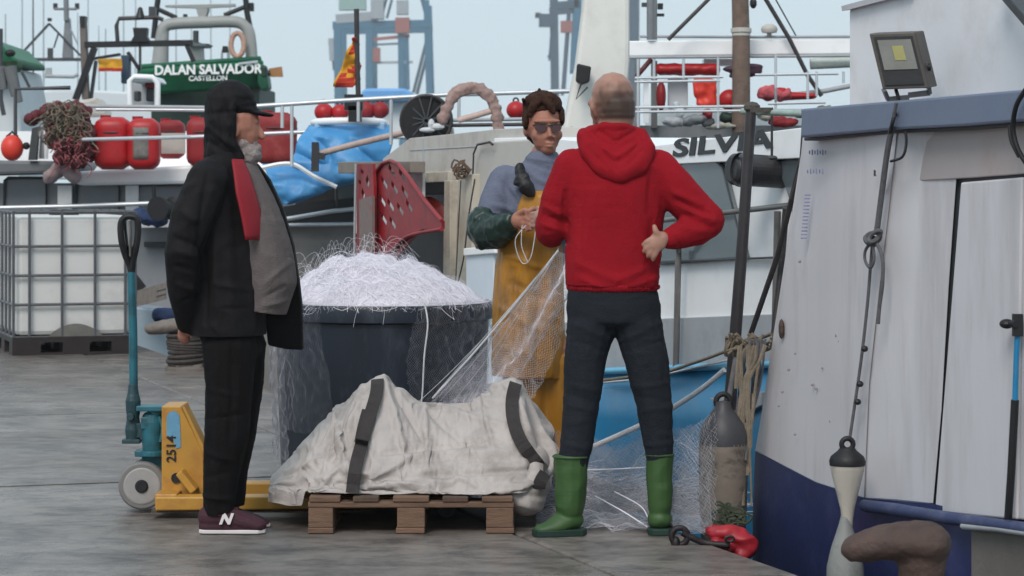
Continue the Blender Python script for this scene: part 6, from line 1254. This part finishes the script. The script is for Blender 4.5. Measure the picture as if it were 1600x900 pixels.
fp('white_bin', rect(1100, 92, 1150, 102), YR + .3, .2, WHITE2, gr_); fp('deck_base', rect(985, 196, 1290, 300), YR + .2, 3, GREY, gr_); fp('back_wall', rect(1010, 170, 1290, 200), YR + .9, .2, FW, gr_)
mk('mesh_roll', G().tube([P(1266, 100, YR), P(1330, 97, YR)], .045, 12), M('pale_green_grey', (176, 184, 178), .6, .12, 10, .3), gr_, smooth=True); line('roll_frame', [(1240, 148), (1290, 142), (1330, 134)], YR, .02, LGREY, gr_); line('diagonal', [(994, 120), (1018, 92)], YR - .3, .02, MAROON, gr_)
def lump(name, label, cat, Y, stamps, mat, vox=.014, dsp=None, grp=None):
    k = Body(Y); t0 = Body(Y)
    for s_ in stamps: k.e(*s_)
    o = organic(name, k.g, mat, None, vox, 2, dsp); return tag(o, label, cat, grp)
lump('red_roll', 'long red rolled cover hung under the white gantry beam', 'cover', YR + .1, [(x, 108 + (x - 1030) * .01, 0, 8, 14, 9) for x in range(1032, 1118, 5)], RED, dsp=fold(.01, 8))
lump('red_sheet', 'orange red plastic sheet folded behind the rails', 'sheet', YR, [(x, y, .05, 8, 5, 9) for x in range(1085, 1120, 6) for y in range(130, 164, 7) if x > 1085 + (y - 130) * .35], ORED, dsp=fold(.02, 9))
lump('float', 'round red float left of the brown mast', 'float', YR - .05, [(1140, 156, 0, 18, 18, 17)], RED, grp='red floats on the gantry boat')
lump('float', 'dark red float standing behind the white upright by the rails', 'float', YR + .1, [(1033, 150, 0, 8, 12, 24)], DRED, grp='red floats on the gantry boat')
lump('dinghy', 'upturned dark maroon dinghy hung on the brown mast', 'dinghy', YR - .1, [(1172, 104, 0, 22, 14, 5), (1150, 108, 0, 22, 12, 6), (1165, 114, 0, 24, 14, 7), (1178, 112, 0, 14, 12, 6), (1155, 119, 0, 18, 12, 4)], M('dark_maroon_hull', (66, 42, 58), .5, .2, 5, .1))
lump('red_hull_float', 'long red inflatable tube lying right of the brown mast', 'float', YR - .1, [(1200 + 4.5 * i, 150 - 6 * math.sin(i * .35) * (1 if i < 6 else 0), 0, 10, 14, 9 - .25 * i) for i in range(16)], RED, grp=None)
lump('orange_net_heap', 'heap of pinkish red net right of the brown mast', 'net', YR - .15, [(1192 + 6 * i, 146 - 3 * math.sin(i), 0, 8, 10, 9) for i in range(7)], M('pink_red_net', (186, 88, 96), .9, .3, 20, .6), dsp=fold(.02, 12))
lump('winch_box', 'dark green winch box between the red gear and the mast foot', 'winch', YR - .1, [(1140, 185, 0, 18, 12, 9), (1132, 182, 0, 8, 10, 8), (1152, 180, 0, 8, 10, 12)], DGREEN)
random.seed(40)
for i, (x, y, w_, h_, m_, nm, lb, ct) in enumerate(((1052, 190, 18, 9, LGREY, 'grey_crate', 'low grey crate on deck just left of the name letters', 'crate'), (1085, 188, 22, 10, GREY, 'grey_crate', 'grey crate on deck above the first letters of the name', 'crate'), (1105, 192, 12, 8, DGREY, 'dark_crate', 'dark small crate beside the grey crate above the name', 'crate'), (1105, 178, 8, 10, DRED, 'red_bucket', 'dark red bucket standing on deck behind the lowest rail', 'bucket'), (1130, 197, 34, 5, CREAM, 'rope_pile', 'flat pile of pale brown rope before the mast foot', 'rope'), (1060, 172, 9, 14, FW, 'white_bucket', 'white bucket standing beside the white upright', 'bucket'), (1225, 190, 28, 9, DRED, 'red_net_pile', 'dark red net pile on the deck above the last letter', 'net'), (1255, 178, 16, 6, BLACKP, 'black_gear', 'black rope gear above the dark red net pile', 'gear'), (1290, 172, 14, 8, ROPE, 'rope_heap', 'brown rope heap beside the near wheelhouse', 'rope'), (1195, 180, 14, 9, CREAM, 'beige_bag', 'beige bag right of the mast foot', 'bag'))):
    lump(nm, lb, ct, YR - .3, [(x + random.uniform(-.5, .5) * w_, y + random.uniform(-.3, .3) * h_, 0, w_ * .5, 10, h_ * .7) for _ in range(5)], m_, .012, fold(.012, 16))
# tapered white mast block behind the red man's head, with its lamp
mt = thing('white_mast_tower', 'broad tapering white mast tower behind the balding man', 'mast', P(930, 300, 17) * 1)
mk('tower', G().prism([P(x, y, 17) for x, y in ((914, -15), (984, -15), (984, 95), (968, 300), (866, 300), (880, 200), (900, 100))], (0, .5, 0)), OFFW and M('tower_white', (214, 213, 208), .5, .05, 2, .05, dirt=(180, 178, 170), dirt_amt=.4), mt, bevel=.03)
mk('lamp_head', G().prism([P(x, y, 16.8) for x, y in ((902, 99), (924, 104), (921, 128), (908, 132), (900, 126))], (0, .15, 0)), BLACK, mt, bevel=.01); mk('lamp_bracket', G().tube([P(x, y, 16.8) for x, y in ((908, 130), (900, 155), (918, 136))], .008, 6), DSTEEL, mt)
mk('grey_valve', G().ell(P(893, 206, 16.7), (.045, .04, .035), n=10).ell(P(903, 212, 16.7), (.04, .04, .02), n=10), DGREEN, mt, kind='stuff'); 

# ================================================================== PORT CRANES in the haze
YQ = 480.0
def crane(name, label, beams, Y):
    t_ = thing(name, label, 'crane', P(beams[0][1][0], 300, Y) * 1, 'port cranes beyond the harbour')
    t_.location.z = 0; ORG[t_.name].z = 0
    for nm, a, b2, wd, m_ in beams:
        s_ = F / Y
        for dy in ((0, 16) if nm in ('leg', 'portal_beam', 'brace') else (0,)):
            sh = 0.0 if dy == 0 else .0
            mk(nm, G().bar(P(a[0], a[1], Y) + Vector((sh, dy, 0)), P(b2[0], b2[1], Y) + Vector((sh, dy, 0)), wd / s_, wd / s_), m_, t_)
    return t_
crane('container_crane', 'pale blue container crane in the haze behind the middle flag', [
    ('leg', (527, 36), (530, 300), 11, CRANEB), ('leg', (577, 36), (577, 300), 11, CRANEB), ('leg', (626, 36), (629, 300), 9, CRANEB), ('leg', (666, 0), (675, 300), 9, CRANEB), ('portal_beam', (520, 40), (672, 37), 12, CRANEB),
    ('brace', (652, -30), (668, 34), 5, CRANED), ('brace', (668, 58), (646, 145), 5, CRANED), ('brace', (606, -10), (598, 20), 4, CRANED), ('cabin', (525, 30), (590, 25), 14, CRANEW), ('cabin', (580, 15), (600, 15), 30, CRANEW), ('cabin', (530, 5), (572, 5), 22, M('crane_pale_green', (140, 170, 166), .6, .1, .2, 0)), ('trolley', (578, 62), (640, 56), 5, CRANER), ('trolley', (582, 70), (628, 68), 3, CRANED), ('trolley_cab', (583, 86), (594, 86), 22, CRANER), ('platform', (585, 98), (645, 97), 4, CRANEW), ('ladder_tower', (636, 55), (638, 140), 5, CRANEB), ('trolley_cab', (620, 12), (638, 12), 22, CRANEW), ('boom_box', (618, 40), (640, 40), 24, CRANER), ('stair_tower', (517, 60), (519, 95), 8, CRANEW), ('stair_tower', (513, 68), (530, 68), 3, CRANED), ('stair_tower', (520, 84), (522, 110), 4, CRANED)], YQ)
crane('container_crane', 'slate blue container crane in the haze left of the white mast tower', [
    ('leg', (866, -20), (870, 300), 11, CRANED), ('leg', (893, -20), (881, 145), 5, CRANED), ('leg', (904, -20), (899, 110), 12, CRANEB), ('leg', (992, -20), (990, 300), 14, CRANED), ('portal_beam', (860, 10), (905, 6), 12, CRANED), ('cabin', (842, 32), (862, 32), 20, CRANED), ('cabin', (836, 24), (845, 24), 8, BLACKP), ('stair_tower', (862, 40), (858, 95), 3, CRANED), ('stair_tower', (855, 88), (864, 88), 3, CRANED), ('trolley', (876, 42), (894, 42), 18, CRANER)], YQ + 40)
# low breakwater
g = G(); g.box((0, 640, -.3), (1600, 14, 3.2)); mk('breakwater', g, M('pale_breakwater', (150, 152, 152), .8, .1, .1, 0), kind='structure')
# haze
hz = G().box((0, 300, 28.5), (900, 760, 61.6)); HZ = bpy.data.materials.new('haze'); HZ.use_nodes = True; nn = HZ.node_tree.nodes; nn.clear()
oo = nn.new('ShaderNodeOutputMaterial'); pv = nn.new('ShaderNodeVolumePrincipled'); pv.inputs['Color'].default_value = (.98, .99, 1, 1); pv.inputs['Density'].default_value = .0005; pv.inputs['Anisotropy'].default_value = 0
HZ.node_tree.links.new(pv.outputs[0], oo.inputs['Volume'])
mk('haze', hz, HZ, kind='stuff')
